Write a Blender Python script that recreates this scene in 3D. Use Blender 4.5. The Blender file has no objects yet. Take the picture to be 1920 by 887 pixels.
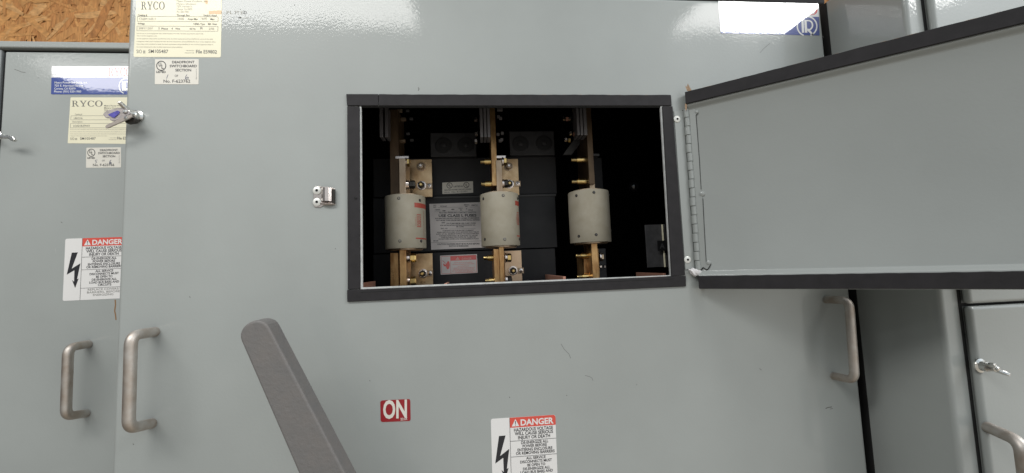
import bpy, bmesh, math, random
from mathutils import Vector, Matrix
random.seed(7)
S = bpy.context.scene
COL = S.collection

# ---------------------------------------------------------------- camera
CAM_D = 0.64
F = 720.0
R = Matrix(((0.995259, 0.038108, -0.089483), (-0.031210, 0.996522, 0.077268), (0.092117, -0.074108, 0.992987)))
RT = R.transposed()
cam = bpy.data.objects.new('camera', bpy.data.cameras.new('camera'))
COL.objects.link(cam); S.camera = cam
cam.data.sensor_width = 36.0; cam.data.lens = F / 1920 * 36.0
cam.data.clip_start = 0.02; cam.data.clip_end = 60
def w2b(v): return Vector((v[0], v[2], -v[1]))
cx, cy, cz = (w2b(RT @ Vector(a)) for a in ((1, 0, 0), (0, -1, 0), (0, 0, -1)))
cam.matrix_world = Matrix(((cx.x, cy.x, cz.x, 0), (cx.y, cy.y, cz.y, -CAM_D), (cx.z, cy.z, cz.z, 0), (0, 0, 0, 1)))
S.render.resolution_x, S.render.resolution_y = 1024, 473

# ---------------------------------------------------------------- light
AMB = 1.06
LAMP_W = 24.5
EXPOSURE = 0.0
w = bpy.data.worlds.new('World'); S.world = w; w.use_nodes = True
nt = w.node_tree; nt.nodes.clear()
tc = nt.nodes.new('ShaderNodeTexCoord'); sp = nt.nodes.new('ShaderNodeSeparateXYZ')
rp = nt.nodes.new('ShaderNodeValToRGB'); bg = nt.nodes.new('ShaderNodeBackground'); ow = nt.nodes.new('ShaderNodeOutputWorld')
mr = nt.nodes.new('ShaderNodeMapRange'); mr.inputs[1].default_value = -1; mr.inputs[2].default_value = 1
nt.links.new(tc.outputs['Generated'], sp.inputs[0]); nt.links.new(sp.outputs[2], mr.inputs[0])
nt.links.new(mr.outputs[0], rp.inputs[0]); mxr = nt.nodes.new('ShaderNodeMapRange'); mxr.inputs[1].default_value = -1; mxr.inputs[2].default_value = 1; nt.links.new(sp.outputs[0], mxr.inputs[0])
mx = nt.nodes.new('ShaderNodeValToRGB'); nt.links.new(mxr.outputs[0], mx.inputs[0])   # the room is dim to the left, open and pale to the right
for k_, (p_, v_) in enumerate(((0.0, .05), (0.20, .36), (0.5, .66), (0.75, 1.0))):
    e_ = mx.color_ramp.elements[k_] if k_ < 2 else mx.color_ramp.elements.new(p_)
    e_.position = p_; e_.color = (v_, v_, v_, 1)
vm = nt.nodes.new('ShaderNodeVectorMath'); vm.operation = 'SCALE'; nt.links.new(rp.outputs[0], vm.inputs[0]); nt.links.new(mx.outputs[0], vm.inputs['Scale'])
nt.links.new(vm.outputs[0], bg.inputs[0]); nt.links.new(bg.outputs[0], ow.inputs[0])
cr = rp.color_ramp
cr.elements[0].position = 0.0; cr.elements[0].color = (0.42, 0.36, 0.28, 1)
cr.elements[1].position = 1.0; cr.elements[1].color = (1.0, 1.0, 1.0, 1)
e_ = cr.elements.new(0.5); e_.color = (0.86, 0.83, 0.77, 1)
e_ = cr.elements.new(0.72); e_.color = (0.84, 1.0, 1.14, 1)
bg.inputs[1].default_value = AMB
def lamp(name, x0, x1, y0, y1, z, power, col):
    l = bpy.data.lights.new(name, 'AREA'); l.shape = 'RECTANGLE'; l.size = x1 - x0; l.size_y = y1 - y0
    l.energy = power; l.color = col
    o = bpy.data.objects.new(name, l); COL.objects.link(o); o.location = ((x0 + x1) / 2, (y0 + y1) / 2, z)
    return o
lamp('ceiling_lamp', -1.50, -0.26, -1.20, -0.78, 1.2, LAMP_W, (1.0, 0.985, 0.95))
lamp('ceiling_lamp', 1.08, 2.32, -1.22, -0.82, 1.2, LAMP_W, (1.0, 0.985, 0.96))
lamp('ceiling_lamp', 3.66, 4.90, -1.19, -0.80, 1.2, LAMP_W, (1.0, 0.985, 0.96))  # unseen fixture added further along the row to brighten the right side
lamp('ceiling_lamp', -2.40, -1.74, -1.58, -1.22, 1.2, LAMP_W * .22, (1.0, 0.985, 0.96))
S.view_settings.view_transform = 'Standard'; S.view_settings.look = 'None'
S.view_settings.exposure = EXPOSURE; S.view_settings.gamma = 1
S.view_settings.use_curve_mapping = False
S.render.engine = 'CYCLES'; S.cycles.caustics_reflective = False; S.cycles.caustics_refractive = False

# ---------------------------------------------------------------- helpers
def ray(px, py): return w2b(RT @ Vector(((px - 960) / F, (py - 443.5) / F, 1)))
def at(px, py, y=0.0):
    r = ray(px, py); t = (y + CAM_D) / r.y
    return Vector((r.x * t, y, r.z * t))
WO = {}
class MB:
    def __init__(s): s.v = []; s.f = []; s.m = []
    def add(s, vs, fs, mi=0):
        b = len(s.v); s.v += [Vector(p) for p in vs]; s.f += [[b + i for i in f] for f in fs]; s.m += [mi] * len(fs); return s
    def poly(s, pts, mi=0): return s.add(pts, [list(range(len(pts)))], mi)
    def box(s, x0, x1, y0, y1, z0, z1, mi=0):
        return s.add([(x, y, z) for x in (x0, x1) for y in (y0, y1) for z in (z0, z1)],
            [(0, 1, 3, 2), (4, 6, 7, 5), (0, 4, 5, 1), (2, 3, 7, 6), (0, 2, 6, 4), (1, 5, 7, 3)], mi)
    def prism(s, pts, d, mi=0):
        n = len(pts); pts = [Vector(p) for p in pts]; d = Vector(d)
        return s.add(pts + [p + d for p in pts], [list(range(n)), list(range(2 * n - 1, n - 1, -1))] + [(i, i + n, (i + 1) % n + n, (i + 1) % n) for i in range(n)], mi)
    def tube(s, path, r, seg=16, caps=True, mi=0):
        path = [Vector(p) for p in path]; n = len(path); rings = []
        rr = r if isinstance(r, (list, tuple)) else [r] * n
        t = (path[1] - path[0]).normalized(); up = Vector((0.13, 0.21, 0.97)); 
        if abs(t.dot(up)) > .95: up = Vector((1, .1, 0))
        a = t.cross(up).normalized(); vs = []
        for i, p in enumerate(path):
            t = (path[min(i + 1, n - 1)] - path[max(i - 1, 0)]).normalized()
            a = (a - t * a.dot(t)).normalized(); b = t.cross(a)
            vs += [p + (a * math.cos(2 * math.pi * k / seg) + b * math.sin(2 * math.pi * k / seg)) * rr[i] for k in range(seg)]
        fs = [(i * seg + k, i * seg + (k + 1) % seg, (i + 1) * seg + (k + 1) % seg, (i + 1) * seg + k) for i in range(n - 1) for k in range(seg)]
        if caps: fs += [list(range(seg - 1, -1, -1)), [(n - 1) * seg + k for k in range(seg)]]
        return s.add(vs, fs, mi)
    def lathe(s, o, ax, prof, seg=28, mi=0, flat=0):
        o = Vector(o); ax = Vector(ax).normalized(); up = Vector((0, 0, 1)) if abs(ax.z) < .9 else Vector((1, 0, 0))
        a = ax.cross(up).normalized(); b = ax.cross(a); n = len(prof); vs = []
        for (r, h) in prof:
            vs += [o + ax * h + (a * math.cos(2 * math.pi * (k + .5) / seg) + b * math.sin(2 * math.pi * (k + .5) / seg)) * r for k in range(seg)]
        fs = [(i * seg + k, i * seg + (k + 1) % seg, (i + 1) * seg + (k + 1) % seg, (i + 1) * seg + k) for i in range(n - 1) for k in range(seg)]
        fs += [list(range(seg)), [(n - 1) * seg + k for k in range(seg - 1, -1, -1)]]
        return s.add(vs, fs, mi)
    def build(s, name, mats, parent=None, bevel=0, seg=2, angle=32, flat=False, origin=None):
        if not isinstance(mats, (list, tuple)): mats = [mats]
        lo = [min(p[i] for p in s.v) for i in range(3)]; hi = [max(p[i] for p in s.v) for i in range(3)]
        W = Vector(origin) if origin else Vector([(lo[i] + hi[i]) / 2 for i in range(3)])
        me = bpy.data.meshes.new(name)
        me.from_pydata([p - W for p in s.v], [], s.f)
        for m in mats: me.materials.append(M[m] if isinstance(m, str) else m)
        for p, mi in zip(me.polygons, s.m): p.material_index = mi
        bm = bmesh.new(); bm.from_mesh(me)
        if not flat: bmesh.ops.recalc_face_normals(bm, faces=bm.faces)
        if bevel:
            es = [e for e in bm.edges if len(e.link_faces) == 2 and e.calc_face_angle(0) > math.radians(40)]
            bmesh.ops.bevel(bm, geom=es, offset=bevel, segments=seg, affect='EDGES', profile=.5, clamp_overlap=True)
        bm.to_mesh(me); bm.free()
        if not flat and not bevel:
            for p in me.polygons: p.use_smooth = True
            me.set_sharp_from_angle(angle=math.radians(angle))
        o = bpy.data.objects.new(name, me); COL.objects.link(o)
        if parent: o.parent = parent; o.location = W - WO[parent.name]
        else: o.location = W
        WO[o.name] = W
        return o
def tag(o, label=None, cat=None, group=None, kind=None):
    if label: o['label'] = label
    if cat: o['category'] = cat
    if group: o['group'] = group
    if kind: o['kind'] = kind
    return o
def thing(name, loc, label, cat, group=None):
    o = bpy.data.objects.new(name, None); COL.objects.link(o); o.location = loc; o.empty_display_size = .05
    WO[o.name] = Vector(loc); return tag(o, label, cat, group)
def lerp(a, b, t): return a + (b - a) * t
def arc_corner(p0, p1, p2, r, n=8):
    p0, p1, p2 = Vector(p0), Vector(p1), Vector(p2)
    a = p1 + (p0 - p1).normalized() * r; b = p1 + (p2 - p1).normalized() * r
    return [(a * (1 - t) ** 2 + p1 * 2 * t * (1 - t) * .82 / .82 + b * t * t) for t in [k / n for k in range(n + 1)]]

# ---------------------------------------------------------------- materials
M = {}
def mat(name, col, rough=.5, metal=0, var=0, vscale=20, vcol=None, bump=0, bscale=100, coat=0, crough=.05, cbump=0, cscale=300, wave=0, spec=.5, rvar=0, trans=0, alpha=1, stretch=None, detail=4, cior=1.5):
    m = bpy.data.materials.new(name); m.use_nodes = True; t = m.node_tree; n = t.nodes; L = t.links
    b = n['Principled BSDF']; b.inputs['Base Color'].default_value = (*col, 1); b.inputs['Roughness'].default_value = rough
    b.inputs['Metallic'].default_value = metal; b.inputs['Specular IOR Level'].default_value = spec
    b.inputs['Coat Weight'].default_value = coat; b.inputs['Coat Roughness'].default_value = crough
    b.inputs['Transmission Weight'].default_value = trans; b.inputs['Alpha'].default_value = alpha
    co = n.new('ShaderNodeNewGeometry').outputs['Position']
    if stretch:
        mp = n.new('ShaderNodeMapping'); mp.inputs['Scale'].default_value = stretch; L.new(co, mp.inputs[0]); co = mp.outputs[0]
    def noise(sc, det=4, rg=.55):
        x = n.new('ShaderNodeTexNoise'); x.inputs['Scale'].default_value = sc; x.inputs['Detail'].default_value = det; x.inputs['Roughness'].default_value = rg
        L.new(co, x.inputs['Vector']); return x.outputs[0]
    if var:
        f = noise(vscale, detail); mx = n.new('ShaderNodeMix'); mx.data_type = 'RGBA'
        vc = vcol or tuple(c * (1 - var) for c in col)
        mrr = n.new('ShaderNodeMapRange'); mrr.inputs[1].default_value = .32; mrr.inputs[2].default_value = .68; L.new(f, mrr.inputs[0])
        L.new(mrr.outputs[0], mx.inputs[0]); mx.inputs[6].default_value = (*col, 1); mx.inputs[7].default_value = (*vc, 1)
        L.new(mx.outputs[2], b.inputs['Base Color'])
    if rvar:
        f = noise(vscale * 1.7, 5); mrr = n.new('ShaderNodeMapRange'); mrr.inputs[1].default_value = .3; mrr.inputs[2].default_value = .7
        mrr.inputs[3].default_value = rough - rvar; mrr.inputs[4].default_value = rough + rvar; L.new(f, mrr.inputs[0]); L.new(mrr.outputs[0], b.inputs['Roughness'])
    if bump:
        bp = n.new('ShaderNodeBump'); bp.inputs['Strength'].default_value = 1; bp.inputs['Distance'].default_value = bump
        L.new(noise(bscale, 5), bp.inputs['Height']); L.new(bp.outputs[0], b.inputs['Normal'])
    if cbump:
        bp = n.new('ShaderNodeBump'); bp.inputs['Strength'].default_value = 1; bp.inputs['Distance'].default_value = cbump
        L.new(noise(cscale, 2), bp.inputs['Height'])
        last = bp
        if wave:
            b2 = n.new('ShaderNodeBump'); b2.inputs['Distance'].default_value = wave; L.new(noise(6, 1), b2.inputs['Height']); L.new(b2.outputs[0], bp.inputs['Normal'])
        L.new(last.outputs[0], b.inputs['Coat Normal'])
        if not bump: L.new(last.outputs[0], b.inputs['Normal'])
    b.inputs['Coat IOR'].default_value = cior
    M[name] = m; return m
mat('paint', (.352, .372, .359), rough=.45, var=.10, vscale=4, coat=.50, crough=.07, cbump=.00011, cscale=230, wave=.0012, spec=.3)
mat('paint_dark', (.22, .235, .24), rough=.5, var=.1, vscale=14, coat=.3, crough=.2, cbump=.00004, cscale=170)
mat('bare_edge', (.62, .63, .62), rough=.4, var=.25, vscale=90)
mat('gasket', (.023, .021, .023), rough=.72, var=.3, vscale=60, bump=.00012, bscale=900, spec=.35)
mat('gasket_dark', (.008, .008, .008), rough=.8)
mat('backing', (.52, .36, .24), rough=.9, var=.4, vscale=500)
mat('white_foam', (.78, .76, .76), rough=.8, var=.2, vscale=200, bump=.0008, bscale=260)
mat('steel', (.60, .57, .535), rough=.55, metal=1, var=.25, vscale=45, vcol=(.46, .39, .33), rvar=.06, bump=.00002, bscale=900)
mat('zinc', (.72, .71, .68), rough=.22, metal=1, var=.2, vscale=200)
mat('nickel', (.78, .70, .66), rough=.25, metal=1, var=.15, vscale=200)
mat('rivet', (.74, .74, .70), rough=.4, metal=.25, spec=.6)
mat('cast', (.155, .149, .145), rough=.6, var=.1, vscale=60, vcol=(.17, .158, .15), bump=.0007, bscale=210, spec=.4, rvar=.08)
mat('black', (.006, .006, .007), rough=.5)
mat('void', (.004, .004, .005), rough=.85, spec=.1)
mat('barrier', (.018, .018, .020), rough=.5, var=.4, vscale=25, vcol=(.026, .025, .027), spec=.3)
mat('barrier_edge', (.05, .05, .05), rough=.6)
mat('knob_black', (.01, .01, .012), rough=.08, coat=1)
mat('lug_grey', (.040, .040, .043), rough=.5, metal=.2, var=.3, vscale=80)
mat('lug', (.10, .10, .105), rough=.5, metal=.3, var=.3, vscale=80)
mat('fuse', (.35, .32, .255), rough=.6, var=.12, vscale=40, vcol=(.30, .27, .205), bump=.00006, bscale=600, spec=.3)
mat('fuse_red', (.34, .06, .04), rough=.5)
mat('ink', (.018, .018, .022), rough=.5)
mat('ink_grey', (.16, .155, .14), rough=.6)
mat('ink_faint', (.33, .31, .26), rough=.6)
mat('ink_pen', (.02, .03, .10), rough=.5)
mat('copper', (.70, .36, .26), rough=.42, metal=.6, var=.2, vscale=80)
mat('shaded_bar', (.15, .10, .055), rough=.45, metal=.5, var=.6, vscale=55, vcol=(.08, .05, .03), stretch=(1, 1, .35))  # bus bar metal darkened: shade of the upper opening put into its colour
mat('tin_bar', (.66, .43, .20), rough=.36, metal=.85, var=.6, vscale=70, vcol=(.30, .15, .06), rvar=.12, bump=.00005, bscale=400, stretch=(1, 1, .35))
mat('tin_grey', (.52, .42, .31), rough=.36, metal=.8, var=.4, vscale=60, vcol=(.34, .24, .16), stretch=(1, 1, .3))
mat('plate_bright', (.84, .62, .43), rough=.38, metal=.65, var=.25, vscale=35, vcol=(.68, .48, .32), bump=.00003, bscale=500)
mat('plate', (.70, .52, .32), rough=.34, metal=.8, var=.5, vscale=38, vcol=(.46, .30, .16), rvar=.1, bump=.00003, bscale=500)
mat('laminate', (.24, .23, .24), rough=.45, metal=.6, var=.3, vscale=90, stretch=(1, 1, .2))
mat('brass', (.85, .62, .26), rough=.28, metal=1, var=.3, vscale=150)
mat('bolt_dark', (.05, .045, .04), rough=.4, metal=.7)
mat('cream', (.80, .755, .565), rough=.45, var=.04, vscale=20, coat=.25, crough=.15)
mat('offwhite', (.70, .67, .60), rough=.5, var=.05, vscale=60)
mat('inner_label', (.66, .61, .59), rough=.5, var=.08, vscale=60)
mat('white_vinyl', (.76, .745, .73), rough=.4, coat=.3, crough=.12)
mat('gloss_white', (.72, .72, .73), rough=.4, coat=1, crough=.03, cbump=.000035, cscale=190, cior=1.75)
mat('gloss_blue', (.022, .052, .27), rough=.4, coat=1, crough=.03, cbump=.000035, cscale=190, cior=1.75)
mat('text_white', (.80, .80, .80), rough=.4, coat=1, crough=.03, cior=1.75)
mat('red', (.60, .035, .03), rough=.42, coat=1, crough=.03, cior=1.75)
mat('red_soft', (.66, .085, .06), rough=.45)
mat('deep_red', (.28, .012, .018), rough=.4, coat=.2)
mat('red_pink', (.62, .30, .27), rough=.5)
mat('stain', (.80, .56, .34), rough=.5)
mat('clear_plastic', (.50, .45, .45), rough=.25, var=.3, vscale=200, alpha=.72)
mat('purple', (.10, .09, .42), rough=.3, var=.4, vscale=300)
mat('strap', (.36, .315, .28), rough=.5, var=.2, vscale=200)
mat('rust', (.25, .14, .06), rough=.9)
mat('scratch', (.13, .13, .12), rough=.8)
mat('scratch_pale', (.42, .43, .41), rough=.8)
# fine specks and rubbed spots in the paint
pm = M['paint']; t_ = pm.node_tree; n_ = t_.nodes; b_ = n_['Principled BSDF']
geo = n_.new('ShaderNodeNewGeometry'); vo = n_.new('ShaderNodeTexVoronoi'); vo.inputs['Scale'].default_value = 26
t_.links.new(geo.outputs['Position'], vo.inputs['Vector'])
lt = n_.new('ShaderNodeMath'); lt.operation = 'LESS_THAN'; lt.inputs[1].default_value = .022; t_.links.new(vo.outputs['Distance'], lt.inputs[0])
sc_ = n_.new('ShaderNodeSeparateColor'); t_.links.new(vo.outputs['Color'], sc_.inputs[0])
gt = n_.new('ShaderNodeMath'); gt.operation = 'GREATER_THAN'; gt.inputs[1].default_value = .6; t_.links.new(sc_.outputs[0], gt.inputs[0])
mu = n_.new('ShaderNodeMath'); mu.operation = 'MULTIPLY'; t_.links.new(lt.outputs[0], mu.inputs[0]); t_.links.new(gt.outputs[0], mu.inputs[1])
mu2 = n_.new('ShaderNodeMath'); mu2.operation = 'MULTIPLY'; mu2.inputs[1].default_value = .7; t_.links.new(mu.outputs[0], mu2.inputs[0])
mxs = n_.new('ShaderNodeMix'); mxs.data_type = 'RGBA'; src = b_.inputs['Base Color'].links[0].from_socket
t_.links.new(mu2.outputs[0], mxs.inputs[0]); t_.links.new(src, mxs.inputs[6]); mxs.inputs[7].default_value = (.07, .065, .055, 1)
t_.links.new(mxs.outputs[2], b_.inputs['Base Color'])
nz = n_.new('ShaderNodeTexNoise'); nz.inputs['Scale'].default_value = 7; nz.inputs['Detail'].default_value = 6; t_.links.new(geo.outputs['Position'], nz.inputs['Vector'])
mq = n_.new('ShaderNodeMapRange'); mq.inputs[1].default_value = .35; mq.inputs[2].default_value = .7; mq.inputs[3].default_value = .02; mq.inputs[4].default_value = .09
t_.links.new(nz.outputs[0], mq.inputs[0]); t_.links.new(mq.outputs[0], b_.inputs['Coat Roughness'])
for k, c in enumerate([(.70,.32,.10),(.76,.37,.12),(.66,.29,.09),(.80,.43,.165),(.72,.34,.11),(.60,.255,.075)]):
    mat('wood%d' % k, c, rough=.7, var=.42, vscale=150 + 25 * k, bump=.0003, bscale=200, stretch=((1, 1, .1), (.35, 1, .6), (1, 1, .16), (.3, 1, .5), (1, 1, .1), (.6, 1, .25))[k])

# ---------------------------------------------------------------- lettering
_tc = {}
def glyphs(s, bold=0):
    k = (s, bold)
    if k in _tc: return _tc[k]
    c = bpy.data.curves.new('t', 'FONT'); c.body = s; c.size = 1; c.resolution_u = 3; c.offset = bold
    o = bpy.data.objects.new('t', c); COL.objects.link(o)
    dg = bpy.context.evaluated_depsgraph_get(); ev = o.evaluated_get(dg); me = ev.to_mesh()
    vs = [tuple(v.co[:2]) for v in me.vertices]; fs = [list(p.vertices) for p in me.polygons]
    ev.to_mesh_clear(); bpy.data.objects.remove(o); bpy.data.curves.remove(c)
    x0 = min(v[0] for v in vs); x1 = max(v[0] for v in vs)
    cap = .682
    r = ([((x - x0) / (x1 - x0), y / cap) for x, y in vs], fs); _tc[k] = r; return r
def text_px(mb, s, x0, y0, x1, y1, cap, y, bold=0, mi=0, mp=None, up=None):
    """string with its baseline from (x0,y0) to (x1,y1), capitals 'cap' tall; mp maps the label's own coordinates to space"""
    vs, fs = glyphs(s, bold); mp = mp or (lambda a, b: at(a, b, y))
    ux, uy = up or (0, -cap)
    mb.add([mp(x0 + vx * (x1 - x0) + ux * vy, y0 + vx * (y1 - y0) + uy * vy) for vx, vy in vs], fs, mi)
def serif_word(mb, word, x0, y0, x1, cap, mp, mi=0):
    W = {'R': .92, 'Y': .88, 'C': .86, 'O': .92}; tot = sum(W[c] + .07 for c in word) - .07; u = 0
    k = (x1 - x0) / tot
    def P(pts, o): mb.poly([mp(x0 + (o + a) * k, y0 - b * cap) for a, b in pts], mi)
    def rect(a, b, c, d, o): P([(a, b), (c, b), (c, d), (a, d)], o)
    def ring(cx, cy, ro, so, ri, si, a0, a1, o, n=20):
        for i in range(n):
            t0, t1 = (math.radians(a0 + (a1 - a0) * j / n) for j in (i, i + 1))
            P([(cx + ro * math.cos(t0), cy + so * math.sin(t0)), (cx + ro * math.cos(t1), cy + so * math.sin(t1)),
               (cx + ri * math.cos(t1), cy + si * math.sin(t1)), (cx + ri * math.cos(t0), cy + si * math.sin(t0))], o)
    for c in word:
        if c == 'R':
            rect(.15, .06, .30, .94, u); rect(.03, 0, .43, .06, u); rect(.03, .94, .44, 1, u); rect(.30, .48, .44, .54, u)
            ring(.44, .74, .27, .26, .12, .20, -90, 90, u); P([(.42, .48), (.58, .50), (.84, .06), (.68, .06)], u); rect(.66, 0, .92, .06, u)
        if c == 'Y':
            rect(0, .94, .34, 1, u); rect(.58, .94, .88, 1, u); P([(.08, .94), (.25, .94), (.50, .46), (.38, .40)], u)
            P([(.70, .94), (.79, .94), (.52, .40), (.46, .48)], u); rect(.37, .06, .52, .42, u); rect(.24, 0, .66, .06, u)
        if c == 'C':
            ring(.46, .5, .44, .52, .28, .46, 42, 318, u); P([(.74, .98), (.80, .98), (.80, .66), (.74, .70)], u); P([(.74, .02), (.80, .10), (.80, .30), (.74, .16)], u)
        if c == 'O': ring(.46, .5, .46, .52, .29, .46, 0, 360, u, 28)
        u += W[c] + .07
def ring_px(mb, cx, cy, ro, ri, mp, mi=0, n=28):
    for i in range(n):
        a, b = 2 * math.pi * i / n, 2 * math.pi * (i + 1) / n
        mb.poly([mp(cx + r * math.cos(t), cy + r * math.sin(t)) for r, t in ((ro, a), (ro, b), (ri, b), (ri, a))], mi)
def line_px(mb, pts, wd, mp, mi=0):
    for (a, b), (c, d) in zip(pts, pts[1:]):
        l = math.hypot(c - a, d - b) or 1; nx, ny = -(d - b) / l * wd / 2, (c - a) / l * wd / 2
        mb.poly([mp(a + nx, b + ny), mp(c + nx, d + ny), mp(c - nx, d - ny), mp(a - nx, b - ny)], mi)
def rquad(q, r, n=5):
    """rounded outline of a quad given by four picture-plane corners"""
    out = []; q = [Vector(p) for p in q]
    for i in range(4):
        p, a, b = q[i], q[i - 1], q[(i + 1) % 4]
        s, e = p + (a - p).normalized() * r, p + (b - p).normalized() * r
        out += [s * (1 - t) ** 2 + p * 2 * t * (1 - t) + e * t * t for t in [k / n for k in range(n + 1)]]
    return out
def sheet(q, r, y, name, m, thick=.0003, parent=None, mp=None):
    mp = mp or (lambda a, b: at(a, b, y))
    return MB().prism([mp(*p) for p in rquad(q, r)], (0, thick - .00002, 0)).build(name, m, parent, angle=60)
FILL = 'Not for use as service equipment unless noted manufactured under the listed requirements and provided'
def small_lines(mb, rows, cap, mp, mi=0):
    for i, (x0, x1, y0, y1) in enumerate(rows):
        n = max(10, int((x1 - x0) / (cap * .62))); s = (FILL * 3)[i * 7:i * 7 + n].strip()
        text_px(mb, s, x0, y0, x1, y1, cap, 0, mi=mi, mp=mp)

# ================================================================ setting: the board wall behind
osb = thing('board_wall', (-1.6, .52, -.6), 'rough orange-brown strand board wall behind the cabinets', 'wall')
tag(osb, kind='structure')
MB().box(-2.2, 2.2, .52, .54, -.9, 1.5).build('backing_board', 'wood0', osb)
fl = MB()
for i in range(2000):
    if i < 1400: x, z = random.uniform(-1.55, -.85), random.uniform(.5, 1.05)
    else: x, z = random.uniform(.6, 2.0), random.uniform(.2, 1.3)
    a = random.gauss(1.2, .9); l = random.uniform(.04, .13); wd = random.uniform(.006, .026)
    yy = .5195 - .0000022 * i - .002
    c, s_ = math.cos(a), math.sin(a)
    pts = [(-l / 2, -wd * random.uniform(.1, .5)), (-l * .2, -wd / 2), (l / 2, -wd * random.uniform(0, .5)), (l * random.uniform(.42, .56), wd * random.uniform(.1, .5)), (l * .1, wd / 2), (-l * random.uniform(.42, .55), wd * .3)]
    fl.poly([(x + u * c - v * s_, yy + random.uniform(0, .00001) + u * .004, z + u * s_ + v * c) for u, v in pts], random.choice([0, 0, 1, 1, 2, 3, 4, 4, 5]))
fl.build('wood_strand', ['wood%d' % k for k in range(6)], osb, flat=True)
bpy.data.objects['wood_strand']['kind'] = 'stuff'

# ================================================================ main cabinet
X0, X1, ZT, ZB = -.5462, .6672, .4765, -.95
OX0, OX1 = at(676, 370).x, at(1247, 370).x
OZ1, OZ0 = at(950, 200).z, at(950, 530).z
main = thing('switchboard_cabinet', (.06, .3, ZB), 'wide grey steel switchboard cabinet with a black-edged fuse opening and its small door swung open', 'electrical cabinet')
body = MB()
body.box(X0 + .004, X0 + .007, .030, .515, ZB, ZT - .004); body.box(X1 - .007, X1 - .004, .030, .515, ZB, ZT - .004)
body.box(X0 + .007, X1 - .007, .030, .515, ZT - .007, ZT - .004); body.box(X0 + .007, X1 - .007, .512, .515, ZB, ZT - .007)
body.build('body', 'paint', main)
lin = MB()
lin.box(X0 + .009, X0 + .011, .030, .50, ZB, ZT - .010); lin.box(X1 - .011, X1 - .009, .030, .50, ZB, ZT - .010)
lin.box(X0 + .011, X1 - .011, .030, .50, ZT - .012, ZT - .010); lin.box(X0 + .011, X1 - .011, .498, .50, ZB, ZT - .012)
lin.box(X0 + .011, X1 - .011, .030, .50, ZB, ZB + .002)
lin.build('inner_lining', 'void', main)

def panel_with_hole(x0, x1, z0, z1, hx0, hx1, hz0, hz1, dep, r, mats, name, parent):
    """steel door skin: flat face with an opening, rolled outer edges, cut edge in the opening"""
    mb = MB(); xs = [x0 + r, hx0, hx1, x1 - r]; zs = [z0 + r, hz0, hz1, z1 - r]
    g = {}
    for i, x in enumerate(xs):
        for j, z in enumerate(zs): g[i, j] = (x, 0, z)
    for i in range(3):
        for j in range(3):
            if (i, j) != (1, 1): mb.poly([g[i, j], g[i + 1, j], g[i + 1, j + 1], g[i, j + 1]])
    N = 8
    prof = [(r * math.sin(math.pi / 2 * k / N), r * (1 - math.cos(math.pi / 2 * k / N))) for k in range(N + 1)] + [(r, dep)]
    out = lambda o: [(x0 + r - o, z0 + r - o), (x1 - r + o, z0 + r - o), (x1 - r + o, z1 - r + o), (x0 + r - o, z1 - r + o)]
    for (o0, y0), (o1, y1) in zip(prof, prof[1:]):
        a, b = out(o0), out(o1)
        for k in range(4):
            mb.poly([(a[k][0], y0, a[k][1]), (a[(k + 1) % 4][0], y0, a[(k + 1) % 4][1]), (b[(k + 1) % 4][0], y1, b[(k + 1) % 4][1]), (b[k][0], y1, b[k][1])])
    h = [(hx0, hz0), (hx1, hz0), (hx1, hz1), (hx0, hz1)]
    for k in range(4):
        a, b = h[k], h[(k + 1) % 4]
        mb.poly([(a[0], 0, a[1]), (b[0], 0, b[1]), (b[0], .0025, b[1]), (a[0], .0025, a[1])], 1)
    # inner skin
    xs = [x0 + .003, hx0, hx1, x1 - .003]; zs = [z0 + .003, hz0, hz1, z1 - .003]
    for i in range(3):
        for j in range(3):
            if (i, j) != (1, 1): mb.poly([(xs[i], .0025, zs[j]), (xs[i], .0025, zs[j + 1]), (xs[i + 1], .0025, zs[j + 1]), (xs[i + 1], .0025, zs[j])], 1)
    return mb.build(name, mats, parent, flat=True)
cover = panel_with_hole(X0, X1, ZB, ZT, OX0 - .003, OX1 + .003, OZ0 - .003, OZ1 + .001, .028, .007, ['paint', 'black'], 'cover_panel', main)
# bright cut lip round the opening
def strip(x0, x1, z0, z1, yf=-.0006, yb=.0022): return MB().box(x0, x1, yf, yb, z0, z1)
lip = MB()
# opening edges follow the tape: slightly slanted, as cut
iTL, iTR, iBR, iBL = at(677.5, 200), at(1238, 200), at(1256.5, 516), at(680, 539)
oTL, oTR, oBR, oBL = at(674.5, 198), at(1242, 198), at(1259.5, 517.5), at(676.5, 544)
def frame_quad(mb, o, i, yf, yb):
    for k in range(4):
        if k == 0: continue
        a, b, c, d = o[k], o[(k + 1) % 4], i[(k + 1) % 4], i[k]
        mb.prism([(p.x, yf, p.z) for p in (a, b, c, d)], (0, yb - yf, 0))
frame_quad(lip, (oTL, oTR, oBR, oBL), (iTL, iTR, iBR, iBL), -.0007, .0030)
lip.build('cut_lip', 'bare_edge', main)
tl = MB(); tl.prism([at(674.5, 199), at(1242, 199), at(1242, 201.3), at(674.5, 201.3)], (0, .003, 0)); tl.build('upper_lip', 'gasket_dark', main)

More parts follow.
